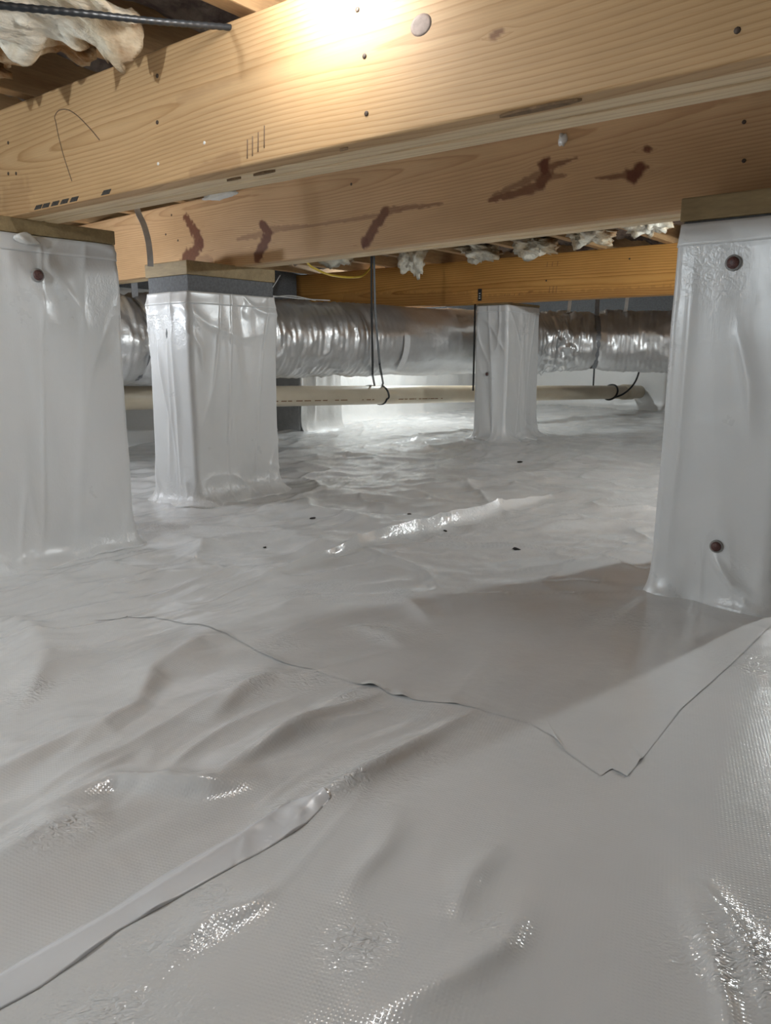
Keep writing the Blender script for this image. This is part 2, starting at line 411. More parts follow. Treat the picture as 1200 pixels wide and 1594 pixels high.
CRUMPLE = [(0.02, 1.57, 0.05), (-0.015, 1.35, 0.05), (0.44, 1.42, 0.07), (-0.15, 1.60, 0.07), (0.0, 0.86, 0.04), (-0.04, 0.82, 0.045), (0.05, 0.89, 0.03), (-0.11, 0.755, 0.03), (-0.20, 1.12, 0.05), (-0.12, 1.13, 0.04), (-0.05, 1.06, 0.03), (-0.10, 0.98, 0.03),
           (-0.2, 0.53, 0.06), (-0.36, 0.73, 0.04), (-0.53, 1.09, 0.05), (0.28, 0.57, 0.05), (0.30, 0.56, 0.05), (-0.02, 0.575, 0.03), (0.10, 0.60, 0.025), (0.62, 1.20, 0.06), (-0.16, 0.64, 0.03), (0.05, 1.35, 0.04), (-0.19, 1.28, 0.04), (0.30, 2.38, 0.12), (0.10, 2.15, 0.1), (-0.6, 2.18, 0.1)]
def crumple(X, Y):
    c = np.zeros(np.shape(X))
    for x0, y0, r in CRUMPLE: c = np.maximum(c, np.exp(-(((X - x0) ** 2 + (Y - y0) ** 2) / r ** 2)))
    return c * (0.55 + 0.45 * vnoise(X * 25, Y * 25, 33)) + 0.10 * sstep(1.3, 2.2, Y)
def set_cr(o, val):
    at = o.data.attributes.new('cr', 'FLOAT', 'POINT'); at.data.foreach_set('value', np.asarray(val, np.float32).ravel())
def axis_pts(lo, hi, mid0, mid1, fine, coarse):
    out = [mid0]
    while out[-1] < mid1: out.append(out[-1] + fine)
    s = fine; x = out[-1]
    while x < hi: s = min(coarse, s * 1.05); x += s; out.append(x)
    s = fine; x = mid0; pre = []
    while x > lo: s = min(coarse, s * 1.05); x -= s; pre.append(x)
    return np.array(pre[::-1] + out)
xs = axis_pts(-4.2, 6.4, -0.75, 0.75, 0.0055, 0.05)
ys = [0.40]
while ys[-1] < 9.6: ys.append(ys[-1] + max(0.0045, min(0.035, 0.0058 * ys[-1])))
ys = np.array(sorted(list(np.arange(-3.4, 0.40, 0.06)) + ys))
GX, GY = np.meshgrid(xs, ys)
GA = GX * CA + GY * SA; GB = -GX * SA + GY * CA
GZ = floor_h(GX.ravel(), GY.ravel()).reshape(GX.shape)
fv = np.stack([GX.ravel(), GY.ravel(), GZ.ravel()], 1)
# keep only what lies inside the walls
A0, A1, B0, B1 = -3.9, 2.4, -1.6, 6.9
inside = (GA > A0 - 0.06) & (GA < A1 + 0.06) & (GB > B0 - 0.06) & (GB < B1 + 0.06)
nc = len(xs); ff = []
ins = inside
q = ins[:-1, :-1] & ins[1:, :-1] & ins[:-1, 1:] & ins[1:, 1:]
ii, jj = np.nonzero(q)
ff = np.stack([ii * nc + jj, ii * nc + jj + 1, (ii + 1) * nc + jj + 1, (ii + 1) * nc + jj], 1)
used = np.unique(ff); remap = np.full(len(fv), -1); remap[used] = np.arange(len(used))
floor = mesh_obj('floor', fv[used], remap[ff].tolist(), M_FLOOR)
set_cr(floor, crumple(fv[used][:, 0], fv[used][:, 1]))
floor.rotation_euler = (0, 0, -YAW)
struct(floor, 'white reinforced plastic ground liner lying in wrinkles over the crawl space floor')

# overlay sheet glued on the ground sheet, with a cut front edge and puckers
EDGE = [(-0.56, 1.412), (-0.46, 1.44), (-0.36, 1.40), (-0.293, 1.331), (-0.183, 1.21), (-0.103, 1.157), (-0.03, 1.111), (0.0, 1.09), (0.038, 1.068), (0.125, 1.03), (0.196, 0.986), (0.225, 0.946), (0.231, 0.912), (0.261, 0.85), (0.278, 0.865), (0.291, 0.846), (0.325, 0.891), (0.427, 1.032), (0.555, 1.178), (0.66, 1.30), (0.80, 1.46)]
FARE = RIDGE + [(0.72, 2.86), (0.9, 3.02)]
ne, nt_ = 420, 110
Ne = resample(EDGE, ne); Fe = resample(FARE, ne)
tt = np.r_[0, 0.004, 0.009, np.linspace(0.015, 1, nt_ - 3)]
OX = Ne[:, 0][None] * (1 - tt[:, None]) + Fe[:, 0][None] * tt[:, None]
OY = Ne[:, 1][None] * (1 - tt[:, None]) + Fe[:, 1][None] * tt[:, None]
OZ = floor_h(OX.ravel(), OY.ravel()).reshape(OX.shape) + 0.0012 + 0.0005 * vnoise(OX * 9, OY * 9, 61)
lift = np.zeros(ne)
for (px, py), hh, ww in (((-0.022, 1.104), 0.0045, 0.013), ((0.026, 1.074), 0.005, 0.012), ((0.10, 1.04), 0.002, 0.012), ((0.229, 0.93), 0.003, 0.012), ((0.285, 0.853), 0.002, 0.012), ((0.318, 0.882), 0.0035, 0.009), ((-0.19, 1.22), 0.003, 0.03)):
    lift += hh * np.exp(-(np.hypot(Ne[:, 0] - px, Ne[:, 1] - py) / ww) ** 2)
OZ += lift[None] * np.exp(-(tt[:, None] / 0.022) ** 2)
n0 = ne * len(tt)
ov = np.stack([OX.ravel(), OY.ravel(), OZ.ravel()], 1)
ed = np.stack([OX[0], OY[0], OZ[0] - 0.0008], 1)
sheet = mesh_obj('liner_sheet', ov, grid_faces(len(tt), ne), M_SHEET, floor)
set_cr(sheet, crumple(ov[:, 0], ov[:, 1]))
sheet['label'] = 'overlapping liner sheet with a cut zigzag front edge'
# seam tape
TU = [(-0.345, 0.50), (-0.315, 0.54), (-0.29, 0.572), (-0.254, 0.611), (-0.216, 0.665), (-0.179, 0.708), (-0.135, 0.755), (-0.105, 0.785), (-0.075, 0.80)]
TL = [(-0.315, 0.485), (-0.299, 0.508), (-0.278, 0.528), (-0.256, 0.558), (-0.235, 0.59), (-0.192, 0.632), (-0.156, 0.668), (-0.113, 0.713), (-0.085, 0.745), (-0.062, 0.785)]
Tu = resample(TU, 240); Tl = resample(TL, 240)
t2 = np.linspace(0, 1, 16)
X2 = Tu[:, 0][None] * (1 - t2[:, None]) + Tl[:, 0][None] * t2[:, None]
Y2 = Tu[:, 1][None] * (1 - t2[:, None]) + Tl[:, 1][None] * t2[:, None]
base = floor_h(X2.ravel(), Y2.ravel()).reshape(X2.shape)
sag = 0.0010 + 0.0016 * np.sin(t2 * math.pi)[:, None] * np.ones(240)[None]
l2 = np.exp(-(np.hypot(Tl[:, 0] + 0.25, Tl[:, 1] - 0.566) / 0.02) ** 2) * 0.0022 + np.exp(-(np.hypot(Tl[:, 0] + 0.21, Tl[:, 1] - 0.618) / 0.014) ** 2) * 0.003 + np.exp(-(np.hypot(Tl[:, 0] + 0.09, Tl[:, 1] - 0.735) / 0.02) ** 2) * 0.0015
Z2 = base + sag + l2[None] * t2[:, None] ** 3 + 0.0012 * vnoise(X2 * 60, Y2 * 60, 3) * (np.abs(X2 + 0.08) < 0.07)
k0 = 240 * 16
e1 = np.stack([X2[0], Y2[0], base[0] + 0.0002], 1); e2 = np.stack([X2[-1], Y2[-1], base[-1] + 0.0002], 1)
tp = mesh_obj('seam_tape', np.vstack([np.stack([X2.ravel(), Y2.ravel(), Z2.ravel()], 1), e1, e2]),
              [f[::-1] for f in grid_faces(16, 240)] + [(k0 + j + 1, k0 + j, j, j + 1) for j in range(239)] + [(k0 + 240 + j, k0 + 240 + j + 1, 240 * 15 + j + 1, 240 * 15 + j) for j in range(239)], M_TAPE, floor)
tp['label'] = 'pale smooth seam tape strip on the liner'

# debris specks on the liner
for i, (x, y, r) in enumerate([(0.344, 1.969, 0.0075), (-0.224, 2.323, 0.006), (0.176, 2.215, 0.005), (0.638, 3.629, 0.009), (-0.324, 2.004, 0.004), (0.077, 2.442, 0.005)]):
    bm = bmesh.new(); bmesh.ops.create_icosphere(bm, subdivisions=2, radius=r)
    for v in bm.verts:
        n_ = float(vnoise(v.co.x * 300 + i, v.co.y * 300, 2)); v.co *= 1 + 0.45 * n_; v.co.z *= 0.55; v.co.x *= 1.4
    o = bm_obj('debris_crumb', bm, M_DEBRIS, None, True)
    o.location = (x * CA + y * SA, -x * SA + y * CA, float(floor_h(np.array([x]), np.array([y]))[0]) + r * 0.3); o.rotation_euler = (0, 0, i * 1.3)
    lb = ['dark crumb on the liner between the long ridge and the two-fastener pier', 'small dark crumb on the liner near the block-topped pier', 'tiny dark speck beside the long folded ridge', 'dark crumb on the liner before the far slim pier', 'tiny faint speck on the liner beside the pier under the stamped girder', 'tiny dark speck beyond the long folded ridge'][i]
    tag(o, lb, 'debris')

# ------------------------------------------------------------------ walls and ceiling
ZT = 1.27
def wall(name, p0, p1, seed, label):
    """lined wall from house point p0 to p1, inside on the left of p0->p1; folds and a sagging foot"""
    L = math.hypot(p1[0] - p0[0], p1[1] - p0[1]); ns = int(L / 0.03) + 2; nz = 44
    s = np.linspace(0, L, ns); z = np.r_[np.linspace(-0.03, 0.12, 12), np.linspace(0.14, ZT, nz - 12)]
    S, Z = np.meshgrid(s, z)
    dx, dy = (p1[0] - p0[0]) / L, (p1[1] - p0[1]) / L; nx, ny = -dy, dx
    off = 0.012 * fbm(S * 2.2, Z * 1.1, seed, 3) + 0.012 * np.maximum(ridged(S * 3 + Z, Z * 0.8, seed + 1), 0) ** 3 + 0.09 * np.exp(-np.maximum(Z, 0) / 0.035) + 0.01
    off = np.maximum(off, 0.004)
    AX = p0[0] + dx * S + nx * off; BX = p0[1] + dy * S + ny * off
    V = np.stack([AX.ravel(), BX.ravel(), Z.ravel()], 1)
    n = len(V)
    back = np.stack([(p0[0] + dx * S - nx * 0.12).ravel(), (p0[1] + dy * S - ny * 0.12).ravel(), Z.ravel()], 1)
    f = grid_faces(len(z), ns)
    # back skin, closed on top
    bk = [(n, n + 1, n + 2, n + 3)]
    c = [(p0[0] - nx * 0.12, p0[1] - ny * 0.12, -0.03), (p1[0] - nx * 0.12, p1[1] - ny * 0.12, -0.03), (p1[0] - nx * 0.12, p1[1] - ny * 0.12, ZT), (p0[0] - nx * 0.12, p0[1] - ny * 0.12, ZT)]
    o = mesh_obj(name, np.vstack([V, np.array(c)]), f + bk, M_WALL)
    place(o)
    cz = 0.875
    bc_ = bmesh.new()
    q0 = [(p0[0] + nx * 0.0 , p0[1] + ny * 0.0), (p1[0], p1[1])]
    vv = [bc_.verts.new((x + nx * t_, y + ny * t_, z_)) for z_ in (cz, ZT) for t_ in (-0.05, 0.055) for x, y in q0]
    for f_ in ((0, 1, 3, 2), (4, 6, 7, 5), (0, 4, 5, 1), (2, 3, 7, 6), (0, 2, 6, 4), (1, 5, 7, 3)): bc_.faces.new([vv[k_] for k_ in f_])
    bmesh.ops.recalc_face_normals(bc_, faces=bc_.faces)
    bm_obj('block_course', bc_, M_BLOCK, o)['label'] = 'bare grey block course above the liner'
    return struct(o, label)
wall('wall_left', (A0, B1), (A0, B0), 31, 'white liner hung on the long foundation wall behind the duct')
wall('wall_far', (A1, B1), (A0, B1), 37, 'white liner hung on the far foundation wall where the drain pipe ends')
wall('wall_right', (A1, B0), (A1, B1), 41, 'white liner hung on the foundation wall')
wall('wall_back', (A0, B0), (A1, B0), 47, 'white liner hung on the foundation wall')
bm = bmesh.new(); add_box(bm, A0 - 0.15, A1 + 0.15, B0 - 0.15, B1 + 0.15, ZT, ZT + 0.02)
ceil = bm_obj('ceiling', bm, M_SUB); place(ceil); struct(ceil, 'wood subfloor above the joists')

# ------------------------------------------------------------------ girders of three plies
def capsule_mask(S, Wc, c, soft=0.25):
    s0, w0, r0, s1, w1, r1, k = c
    dx, dy = s1 - s0, w1 - w0; l2 = dx * dx + dy * dy + 1e-9
    t = np.clip(((S - s0) * dx + (Wc - w0) * dy) / l2, 0, 1)
    d = np.hypot(S - s0 - t * dx, Wc - w0 - t * dy); r = (r0 + (r1 - r0) * t) * 1.5
    d = d + r * 0.35 * vnoise(S * 90, Wc * 90, 8)
    return k * (1 - sstep(1 - soft, 1 + soft, d / np.maximum(r, 1e-4)))
def ply(name, s_arr, y0, th, h, m, parent, seed, knots=(), ring=0.0075, d0=0.05, wc=None, fine=True):
    """one board along local x; profile runs round the section"""
    r = 0.003
    zf = np.linspace(r, h - r, 66 if fine else 10)
    pts = [(y0, z) for z in zf[::-1]]                                        # front face, top to bottom
    pts += [(y0 + r * (1 - math.cos(a)), r * (1 - math.sin(a))) for a in (0.5, 1.1)]
    pts += [(y0 + r + (th - 2 * r) * t, 0.0) for t in np.linspace(0, 1, 8)]
    pts += [(y0 + th - r * (1 - math.cos(a)), r * (1 - math.sin(a))) for a in (1.1, 0.5)]
    pts += [(y0 + th, z) for z in np.linspace(r, h - r, 6)]
    pts += [(y0 + th - r, h), (y0 + th * 0.5, h), (y0 + r, h)]
    Y = np.array([p[0] for p in pts]); Z = np.array([p[1] for p in pts]); n = len(pts)
    S = np.repeat(s_arr[:, None], n, 1); YY = np.repeat(Y[None], len(s_arr), 0); ZZ = np.repeat(Z[None], len(s_arr), 0)
    bow = 0.0025 * vnoise(S * 0.8, S * 0 + seed, seed)
    V = np.stack([S, YY + bow * 0.3, ZZ + (bow - 0.001) * (ZZ < h * 0.5)], 2).reshape(-1, 3)
    wc = h * 0.5 if wc is None else wc
    wcs = wc + 0.05 * vnoise(S * 0.45, 0 * S, seed + 2) + 0.012 * vnoise(S * 2.2, 0 * S, seed + 4)
    dep = d0 + 0.035 * vnoise(S * 0.55, 0 * S, seed + 5) + 0.010 * vnoise(S * 1.9, 0 * S, seed + 6) + (YY - y0)
    wv = ZZ + 0.004 * vnoise(S * 3.0, ZZ * 14, seed + 7)
    for c in knots:
        if c[6] > 0.55:
            cs, cw, R = (c[0] + c[3]) / 2, (c[1] + c[4]) / 2, max(c[2], c[5]) * 2.4
            dd = np.exp(-(((S - cs) / (R * 1.9)) ** 2 + ((ZZ - cw) / R) ** 2))
            wv = wv + np.sign(ZZ - cw) * (-0.010) * dd
    g = np.sqrt((wv - wcs) ** 2 + dep ** 2) / ring
    K = np.zeros_like(S)
    front = (YY < y0 + r + 1e-6)
    for c in knots: K = np.maximum(K, capsule_mask(S, ZZ, c) * front)
    f = grid_faces(len(s_arr), n, True)
    f.append(tuple(range(n - 1, -1, -1))); k = (len(s_arr) - 1) * n; f.append(tuple(range(k, k + n)))
    o = mesh_obj(name, V, f, m, parent)
    me = o.data
    at = me.attributes.new('g', 'FLOAT', 'POINT'); at.data.foreach_set('value', g.ravel().astype(np.float32))
    at = me.attributes.new('k', 'FLOAT', 'POINT'); at.data.foreach_set('value', K.ravel().astype(np.float32))
    return o
def s_axis(lo, hi, f0, f1, fine=0.005, coarse=0.05):
    return np.unique(np.round(np.r_[np.arange(lo, f0, coarse), np.arange(f0, f1, fine), np.arange(f1, hi + 1e-6, coarse), hi], 4))
ZB = 0.80
def girder(label, b0, slope, lo, hi, f0, f1, h, m, seed, knots, ring, d0, wc=None):
    e = empty('girder', 0, b0, ZB, math.atan(slope))
    tag(e, label, 'beam')
    ply('board', s_axis(lo, hi, f0, f1), 0.0, 0.0378, h, m, e, seed, knots, ring, d0, wc)
    ply('board', s_axis(lo, hi, f0, f1, 0.02), 0.0402, 0.0355, h - 0.001, m if m is M_BEAM3 else M_BEAMP, e, seed + 20, (), ring, 0.04, None, False)
    ply('board', s_axis(lo, hi, f0, f1, 0.02), 0.0795, 0.035, h, m if m is M_BEAM3 else M_BEAMP, e, seed + 40, (), ring, 0.04, None, False)
    return e
K1 = [(-0.546, 0.089, 0.004, -0.535, 0.091, 0.002, 0.7),
      (-1.15, 0.125, 0.006, -1.00, 0.131, 0.002, 0.12), (-1.75, 0.03, 0.02, -1.70, 0.03, 0.03, 0.16), (-1.13, 0.006, 0.006, -1.02, 0.012, 0.010, 0.2)]
K2 = [(-2.345, 0.182, 0.009, -2.275, 0.105, 0.014, 0.95), (-2.265, 0.098, 0.011, -2.262, 0.085, 0.010, 1.0), (-2.27, 0.085, 0.013, -2.36, 0.035, 0.022, 0.95), (-2.30, 0.03, 0.01, -2.22, 0.02, 0.02, 0.35),
      (-1.935, 0.118, 0.007, -1.905, 0.095, 0.011, 0.95), (-1.90, 0.088, 0.014, -1.955, 0.020, 0.013, 0.95), (-2.06, 0.084, 0.003, -1.90, 0.090, 0.009, 0.4), (-1.89, 0.098, 0.008, -1.72, 0.092, 0.002, 0.4),
      (-1.205, 0.091, 0.002, -1.40, 0.097, 0.007, 0.6), (-1.405, 0.095, 0.009, -1.478, 0.022, 0.011, 0.9), (-1.475, 0.022, 0.007, -1.485, 0.012, 0.006, 1.0), (-1.84, 0.090, 0.002, -1.42, 0.088, 0.004, 0.45),
      (-0.908, 0.144, 0.010, -0.905, 0.128, 0.009, 1.0), (-0.903, 0.118, 0.011, -0.915, 0.098, 0.009, 0.9), (-0.918, 0.121, 0.007, -1.05, 0.086, 0.004, 0.6), (-0.915, 0.094, 0.008, -1.06, 0.080, 0.004, 0.8), (-0.90, 0.132, 0.006, -0.825, 0.142, 0.001, 0.75), (-0.895, 0.108, 0.006, -0.85, 0.108, 0.002, 0.6),
      (-0.69, 0.085, 0.011, -0.676, 0.091, 0.010, 1.0), (-0.695, 0.086, 0.006, -0.775, 0.090, 0.001, 0.75), (-0.68, 0.094, 0.006, -0.655, 0.096, 0.003, 0.8), (-0.662, 0.134, 0.005, -0.658, 0.132, 0.005, 0.95)]
K3 = [(-3.4, 0.06, 0.03, -2.5, 0.02, 0.03, 0.22), (-2.4, 0.012, 0.02, -1.2, 0.012, 0.018, 0.25), (-2.1, 0.05, 0.004, -2.08, 0.05, 0.003, 0.5)]
g1 = girder('near pine girder with a pencil arc and bright lamp glow on its face', 0.912, 0.0197, -3.85, 1.6, -1.95, 0.1, 0.216, M_BEAM1, 3, K1, 0.0078, 0.035, 0.11)
g2 = girder('pine girder with dark red spike knots resting on the block-topped pier', 1.690, -0.051, -3.85, 1.6, -2.9, -0.3, 0.235, M_BEAM2, 8, K2, 0.0062, 0.06, 0.20)
g3 = girder('far orange pine girder with arched grain resting on the slim far pier', 3.943, 0.0205, -3.85, 1.6, -3.8, -1.1, 0.238, M_BEAM3, 15, K3, 0.0115, 0.028, 0.12)

def disc(name, x, y, z, r, m, parent, depth=0.003, n=14, axis='y', dome=0.3):
    """small round head standing proud of a face looking to -y (or -x/+x)"""
    bm = bmesh.new()
    rings = []
    for rr, dd in ((r, 0.002), (r, -depth * 0.6), (r * 0.75, -depth), (r * 0.3, -depth * (1 + dome))):
        rings.append([bm.verts.new((rr * math.cos(2 * math.pi * i / n), dd, rr * math.sin(2 * math.pi * i / n))) for i in range(n)])
    for a_, b_ in zip(rings[:-1], rings[1:]):
        for i in range(n): bm.faces.new((a_[i], a_[(i + 1) % n], b_[(i + 1) % n], b_[i]))
    bm.faces.new(rings[-1]); bmesh.ops.recalc_face_normals(bm, faces=bm.faces)
    o = bm_obj(name, bm, m, parent, True); o.location = (x, y, z)
    if axis == '+x': o.rotation_euler = (0, 0, math.pi / 2)
    if axis == '-x': o.rotation_euler = (0, 0, -math.pi / 2)
    return o
for s, z in [(-1.216, 0.101), (-1.209, 0.174), (-0.751, 0.108), (-0.748, 0.034), (-0.26, 0.028), (-1.725, 0.146), (-1.736, 0.086), (-1.704, 0.082), (-0.763, 0.169)]:
    disc('nail', s, 0.0, z, 0.0036, M_NAIL, g1, 0.0012, 8)
for s, z in [(-1.22, 0.034), (-1.094, 0.049)]: disc('nail', s, 0, z, 0.0028, M_FOAM, g1, 0.001, 8)
kd = disc('knot', -0.656, 0.0007, 0.125, 0.0135, plain('grey_knot', (0.27, 0.20, 0.16), 0.7, 0, 90, 0.25, 0.1), g1, 0.0011, 20); kd.scale = (1.25, 1, 1); kd['label'] = 'round grey knot'
for s, z in [(-0.465, 0.151), (-0.459, 0.079), (-1.533, 0.182), (-2.475, 0.138), (-2.432, 0.2), (-2.40, 0.11), (-0.40, 0.06)]:
    disc('nail', s, 0.0, z, 0.0042, M_NAIL, g2, 0.0012, 8)
for s, z in [(-2.0, 0.10), (-1.55, 0.18)]: disc('nail', s, 0.0, z, 0.005, M_NAIL, g3, 0.001, 8)
def stroke(name, pts, w, m, parent, y=-0.0006):
    p = smooth_path([(a_, y, b_) for a_, b_ in pts], 60) if len(pts) > 2 else resample([(a_, y, b_) for a_, b_ in pts], 6)
    return ribbon(name, p, w, 0.0012, m, parent, side=(1, 0, 0.001) if abs(pts[0][0] - pts[-1][0]) < 0.01 and len(pts) == 2 else None)
pp = smooth_path([(-1.495, 0.0, 0.04), (-1.516, 0, 0.087), (-1.529, 0, 0.125), (-1.536, 0, 0.155), (-1.538, 0, 0.166), (-1.521, 0, 0.174), (-1.492, 0, 0.17), (-1.46, 0, 0.154), (-1.421, 0, 0.125), (-1.392, 0, 0.1)], 90)
tube('pencil_mark', pp, 0.0010, M_PENCIL, g1, 6)['label'] = 'thin pencil arc drawn on the wood'
for a_, z0, z1 in [(-0.992, 0.010, 0.038), (-0.980, 0.012, 0.041), (-0.967, 0.016, 0.045), (-0.953, 0.020, 0.052)]:
    tube('pencil_mark', resample([(a_, 0, z0), (a_ + 0.002, 0, z1)], 4), 0.0009, M_PENCIL, g1, 6)
# worn ink bars stamped on the lower arris
for k, s in enumerate([-1.63, -1.60, -1.565, -1.53, -1.495, -1.385]):
    bm = bmesh.new()
    v = [bm.verts.new(p) for p in ((s - 0.014, -0.0007, 0.002), (s + 0.012, -0.0007, 0.002), (s + 0.020, -0.0007, 0.010), (s - 0.004, -0.0007, 0.010))]
    bm.faces.new(v); r_ = bmesh.ops.extrude_face_region(bm, geom=bm.faces[:])
    for q_ in r_['geom']:
        if isinstance(q_, bmesh.types.BMVert): q_.co.y += 0.0015
    bmesh.ops.recalc_face_normals(bm, faces=bm.faces); bm_obj('ink_stamp', bm, M_INK, g1)
for s0, z0 in [(-1.98, 0.035), (-1.96, 0.035), (-1.94, 0.035), (-2.0, 0.17), (-1.97, 0.17), (-1.94, 0.17), (-2.25, 0.03), (-2.22, 0.03), (-2.19, 0.03), (-2.16, 0.03)]:
    tube('ink_stamp', resample([(s0, 0, z0), (s0 + 0.003, 0, z0 + 0.035 * (1 if z0 < 0.1 else 0.7) * (0.35 if s0 < -2.1 else 1))], 3), 0.0016, plain('faded_ink', (0.22, 0.11, 0.05), 0.8, 0, 100, 0.2, 0) if s0 == -1.98 and z0 == 0.035 else bpy.data.materials['faded_ink'], g3, 5)
# black tag with white marks on the far girder
bm = bmesh.new(); add_box(bm, -2.421, -2.397, -0.003, 0.001, 0.012, 0.078, 0.001)
tg = bm_obj('tag', bm, M_BLACK, g3); tg['label'] = 'small black tag with white marks'
for k, (z0, w) in enumerate([(0.024, 0.010), (0.036, 0.007), (0.050, 0.009)]):
    bm = bmesh.new(); add_box(bm, -2.409 - w / 2, -2.409 + w / 2, -0.0038, -0.0025, z0, z0 + 0.005); bm_obj('tag_print', bm, M_WHITE, tg)
# dark lens-shaped slits in the underside of the near girder
for a_, b_, l in [(-1.075, 0.045, 0.018), (-1.001, 0.045, 0.026), (-0.487, 0.012, 0.055), (-0.80, 0.012, 0.008)]:
    bm = bmesh.new(); n = 16
    vs = [bm.verts.new((a_ + l * math.cos(2 * math.pi * i / n), b_ + l * 0.13 * math.sin(2 * math.pi * i / n), -0.0042)) for i in range(n)]
    bm.faces.new(vs[::-1]); r_ = bmesh.ops.extrude_face_region(bm, geom=bm.faces[:])
    for q_ in r_['geom']:
        if isinstance(q_, bmesh.types.BMVert): q_.co.z += 0.005
    bmesh.ops.recalc_face_normals(bm, faces=bm.faces); bm_obj('knot_slit', bm, plain('slit_brown', (0.20, 0.12, 0.06), 0.8, 0, 100, 0.3, 0) if a_ == -1.075 else bpy.data.materials['slit_brown'], g1)

# ------------------------------------------------------------------ joists and insulation
JX = [-1.02 + 0.335 * k for k in range(-8, 10)]
jm = None
for i, a_ in enumerate(JX):
    if jm is None:
        bm = bmesh.new(); add_box(bm, -0.019, 0.019, B0 + 0.03, B1 - 0.03, 0, 0.234, 0.003)
        o = bm_obj('joist', bm, M_JOIST); jm = o
    else:
        o = jm.copy(); COL.objects.link(o)
    place(o, a_, 0, 1.0355); tag(o, 'pine floor joist crossing above the girders', 'joist', 'floor joists above the girders')
def batt(seed, length, width):
    nx, ny = 22, int(length / 0.022)
    x = np.linspace(-width / 2, width / 2, nx); y = np.linspace(0, length, ny); X, Y = np.meshgrid(x, y)
    e = 1 - (np.abs(X) / (width / 2)) ** 4
    Z = 0.05 - e * (0.045 + 0.035 * fbm(X * 5, Y * 3, seed, 3)) - 0.018 * fbm(X * 22, Y * 16, seed + 5, 3) * e
    Z = np.clip(Z, -0.05, 0.1)
    X = X + 0.006 * vnoise(X * 8, Y * 9, seed + 9)
    V = np.stack([X.ravel(), Y.ravel(), Z.ravel()], 1); n = len(V)
    T = np.array([(-width / 2, 0, 0.17), (width / 2, 0, 0.17), (width / 2, length, 0.17), (-width / 2, length, 0.17)])
    f = [q_[::-1] for q_ in grid_faces(ny, nx)]
    f += [(n, n + 1, n + 2, n + 3)]
    f += [tuple([n + 1, n] + list(range(0, nx))), tuple([n + 3, n + 2] + list(range(n - 1, n - nx - 1, -1)))]
    f += [tuple([n, n + 3] + [r * nx for r in range(ny - 1, -1, -1)]), tuple([n + 2, n + 1] + [r * nx + nx - 1 for r in range(ny)])]
    me = bpy.data.meshes.new('insulation_batt'); me.from_pydata(V.tolist() + T.tolist(), [], f); me.update()
    me.polygons.foreach_set('use_smooth', np.ones(len(me.polygons), bool)); me.materials.append(M_BATT)
    return me
BM_ = [batt(50 + k, 1.68, 0.282) for k in range(4)]
for i in range(len(JX) - 1):
    ac = (JX[i] + JX[i + 1]) / 2
    for k in range(5):
        o = bpy.data.objects.new('insulation_batt', BM_[(i * 3 + k * 2 + (i * k) % 3) % 4]); COL.objects.link(o)
        place(o, ac, B0 + 0.04 + k * 1.69, 1.09)
        tag(o, 'brown fiberglass insulation batt tucked between floor joists', 'insulation', 'insulation batts between the joists')

# torn cream insulation hanging down in front of the near girder
def torn_slab(a0, a1, bs, be, seed, z0, label, hang):
    nx, ny = 70, 90
    u_ = np.linspace(0, 1, nx); v_ = np.linspace(0, 1, ny); Uq, Vq = np.meshgrid(u_, v_)
    edge = be + 0.04 * fbm(u_ * 4, u_ * 0 + seed, seed, 2) + 0.02 * vnoise(u_ * 13, u_ * 0, seed + 1) + 0.010 * vnoise(u_ * 45, u_ * 0, seed + 2)
    X = a0 + (a1 - a0) * Uq; Y = bs + (edge[None] - bs) * Vq
    lip = sstep(0.55, 1.0, Vq)
    Z = z0 + 0.022 * fbm(X * 7, Y * 4, seed + 4, 3) + 0.014 * fbm(X * 26, Y * 16, seed + 6, 4) - lip * (hang * (0.45 + 0.55 * vnoise(u_ * 7, u_ * 0, seed + 8)[None]) + 0.01 * vnoise(X * 60, Y * 10, seed + 9))
    Z2 = np.maximum(Z + 0.012, 1.075 - lip * (0.075 + hang * 0.6) + 0.008 * fbm(X * 20, Y * 20, seed + 11, 2))
    V = np.vstack([np.stack([X.ravel(), Y.ravel(), Z.ravel()], 1), np.stack([X.ravel(), Y.ravel(), Z2.ravel()], 1)])
    n = nx * ny; f = [q[::-1] for q in grid_faces(ny, nx)] + grid_faces(ny, nx, off=n)
    for j in range(nx - 1):
        f.append((j, j + 1, n + j + 1, n + j)); c = (ny - 1) * nx + j; f.append((c + 1, c, n + c, n + c + 1))
    for r in range(ny - 1):
        f.append((r * nx + nx, r * nx, n + r * nx, n + r * nx + nx)); c = r * nx + nx - 1; f.append((c, c + nx, n + c + nx, n + c))
    o = mesh_obj('torn_insulation', V, f, M_TUFT); place(o); return tag(o, label, 'insulation')
torn_slab(-1.335, -1.14, 0.15, 0.80, 61, 1.035, 'wide cream torn insulation hanging ragged beside the black cable', 0.05)
torn_slab(-1.61, -1.375, 0.15, 0.765, 66, 1.03, 'narrow cream torn insulation hanging above the pencil arc end of the near girder', 0.06)
def tuft(a_, b_, z_, sx, sy, sz, seed, label):
    bm = bmesh.new(); bmesh.ops.create_icosphere(bm, subdivisions=4, radius=1)
    co = np.array([v.co for v in bm.verts])
    d = 1 + 0.45 * fbm(co[:, 0] * 2.1 + co[:, 2], co[:, 1] * 2.1 - co[:, 2], seed, 4) + 0.25 * vnoise(co[:, 0] * 9, co[:, 2] * 9 + co[:, 1] * 5, seed + 3)
    for v, k in zip(bm.verts, d):
        v.co = Vector((v.co.x * sx * k, v.co.y * sy * k, v.co.z * sz * k * (1.6 if v.co.z < 0 else 1)))
    o = bm_obj('insulation_tuft', bm, M_TUFT, None, True); place(o, a_, b_, z_); return tag(o, label, 'insulation')
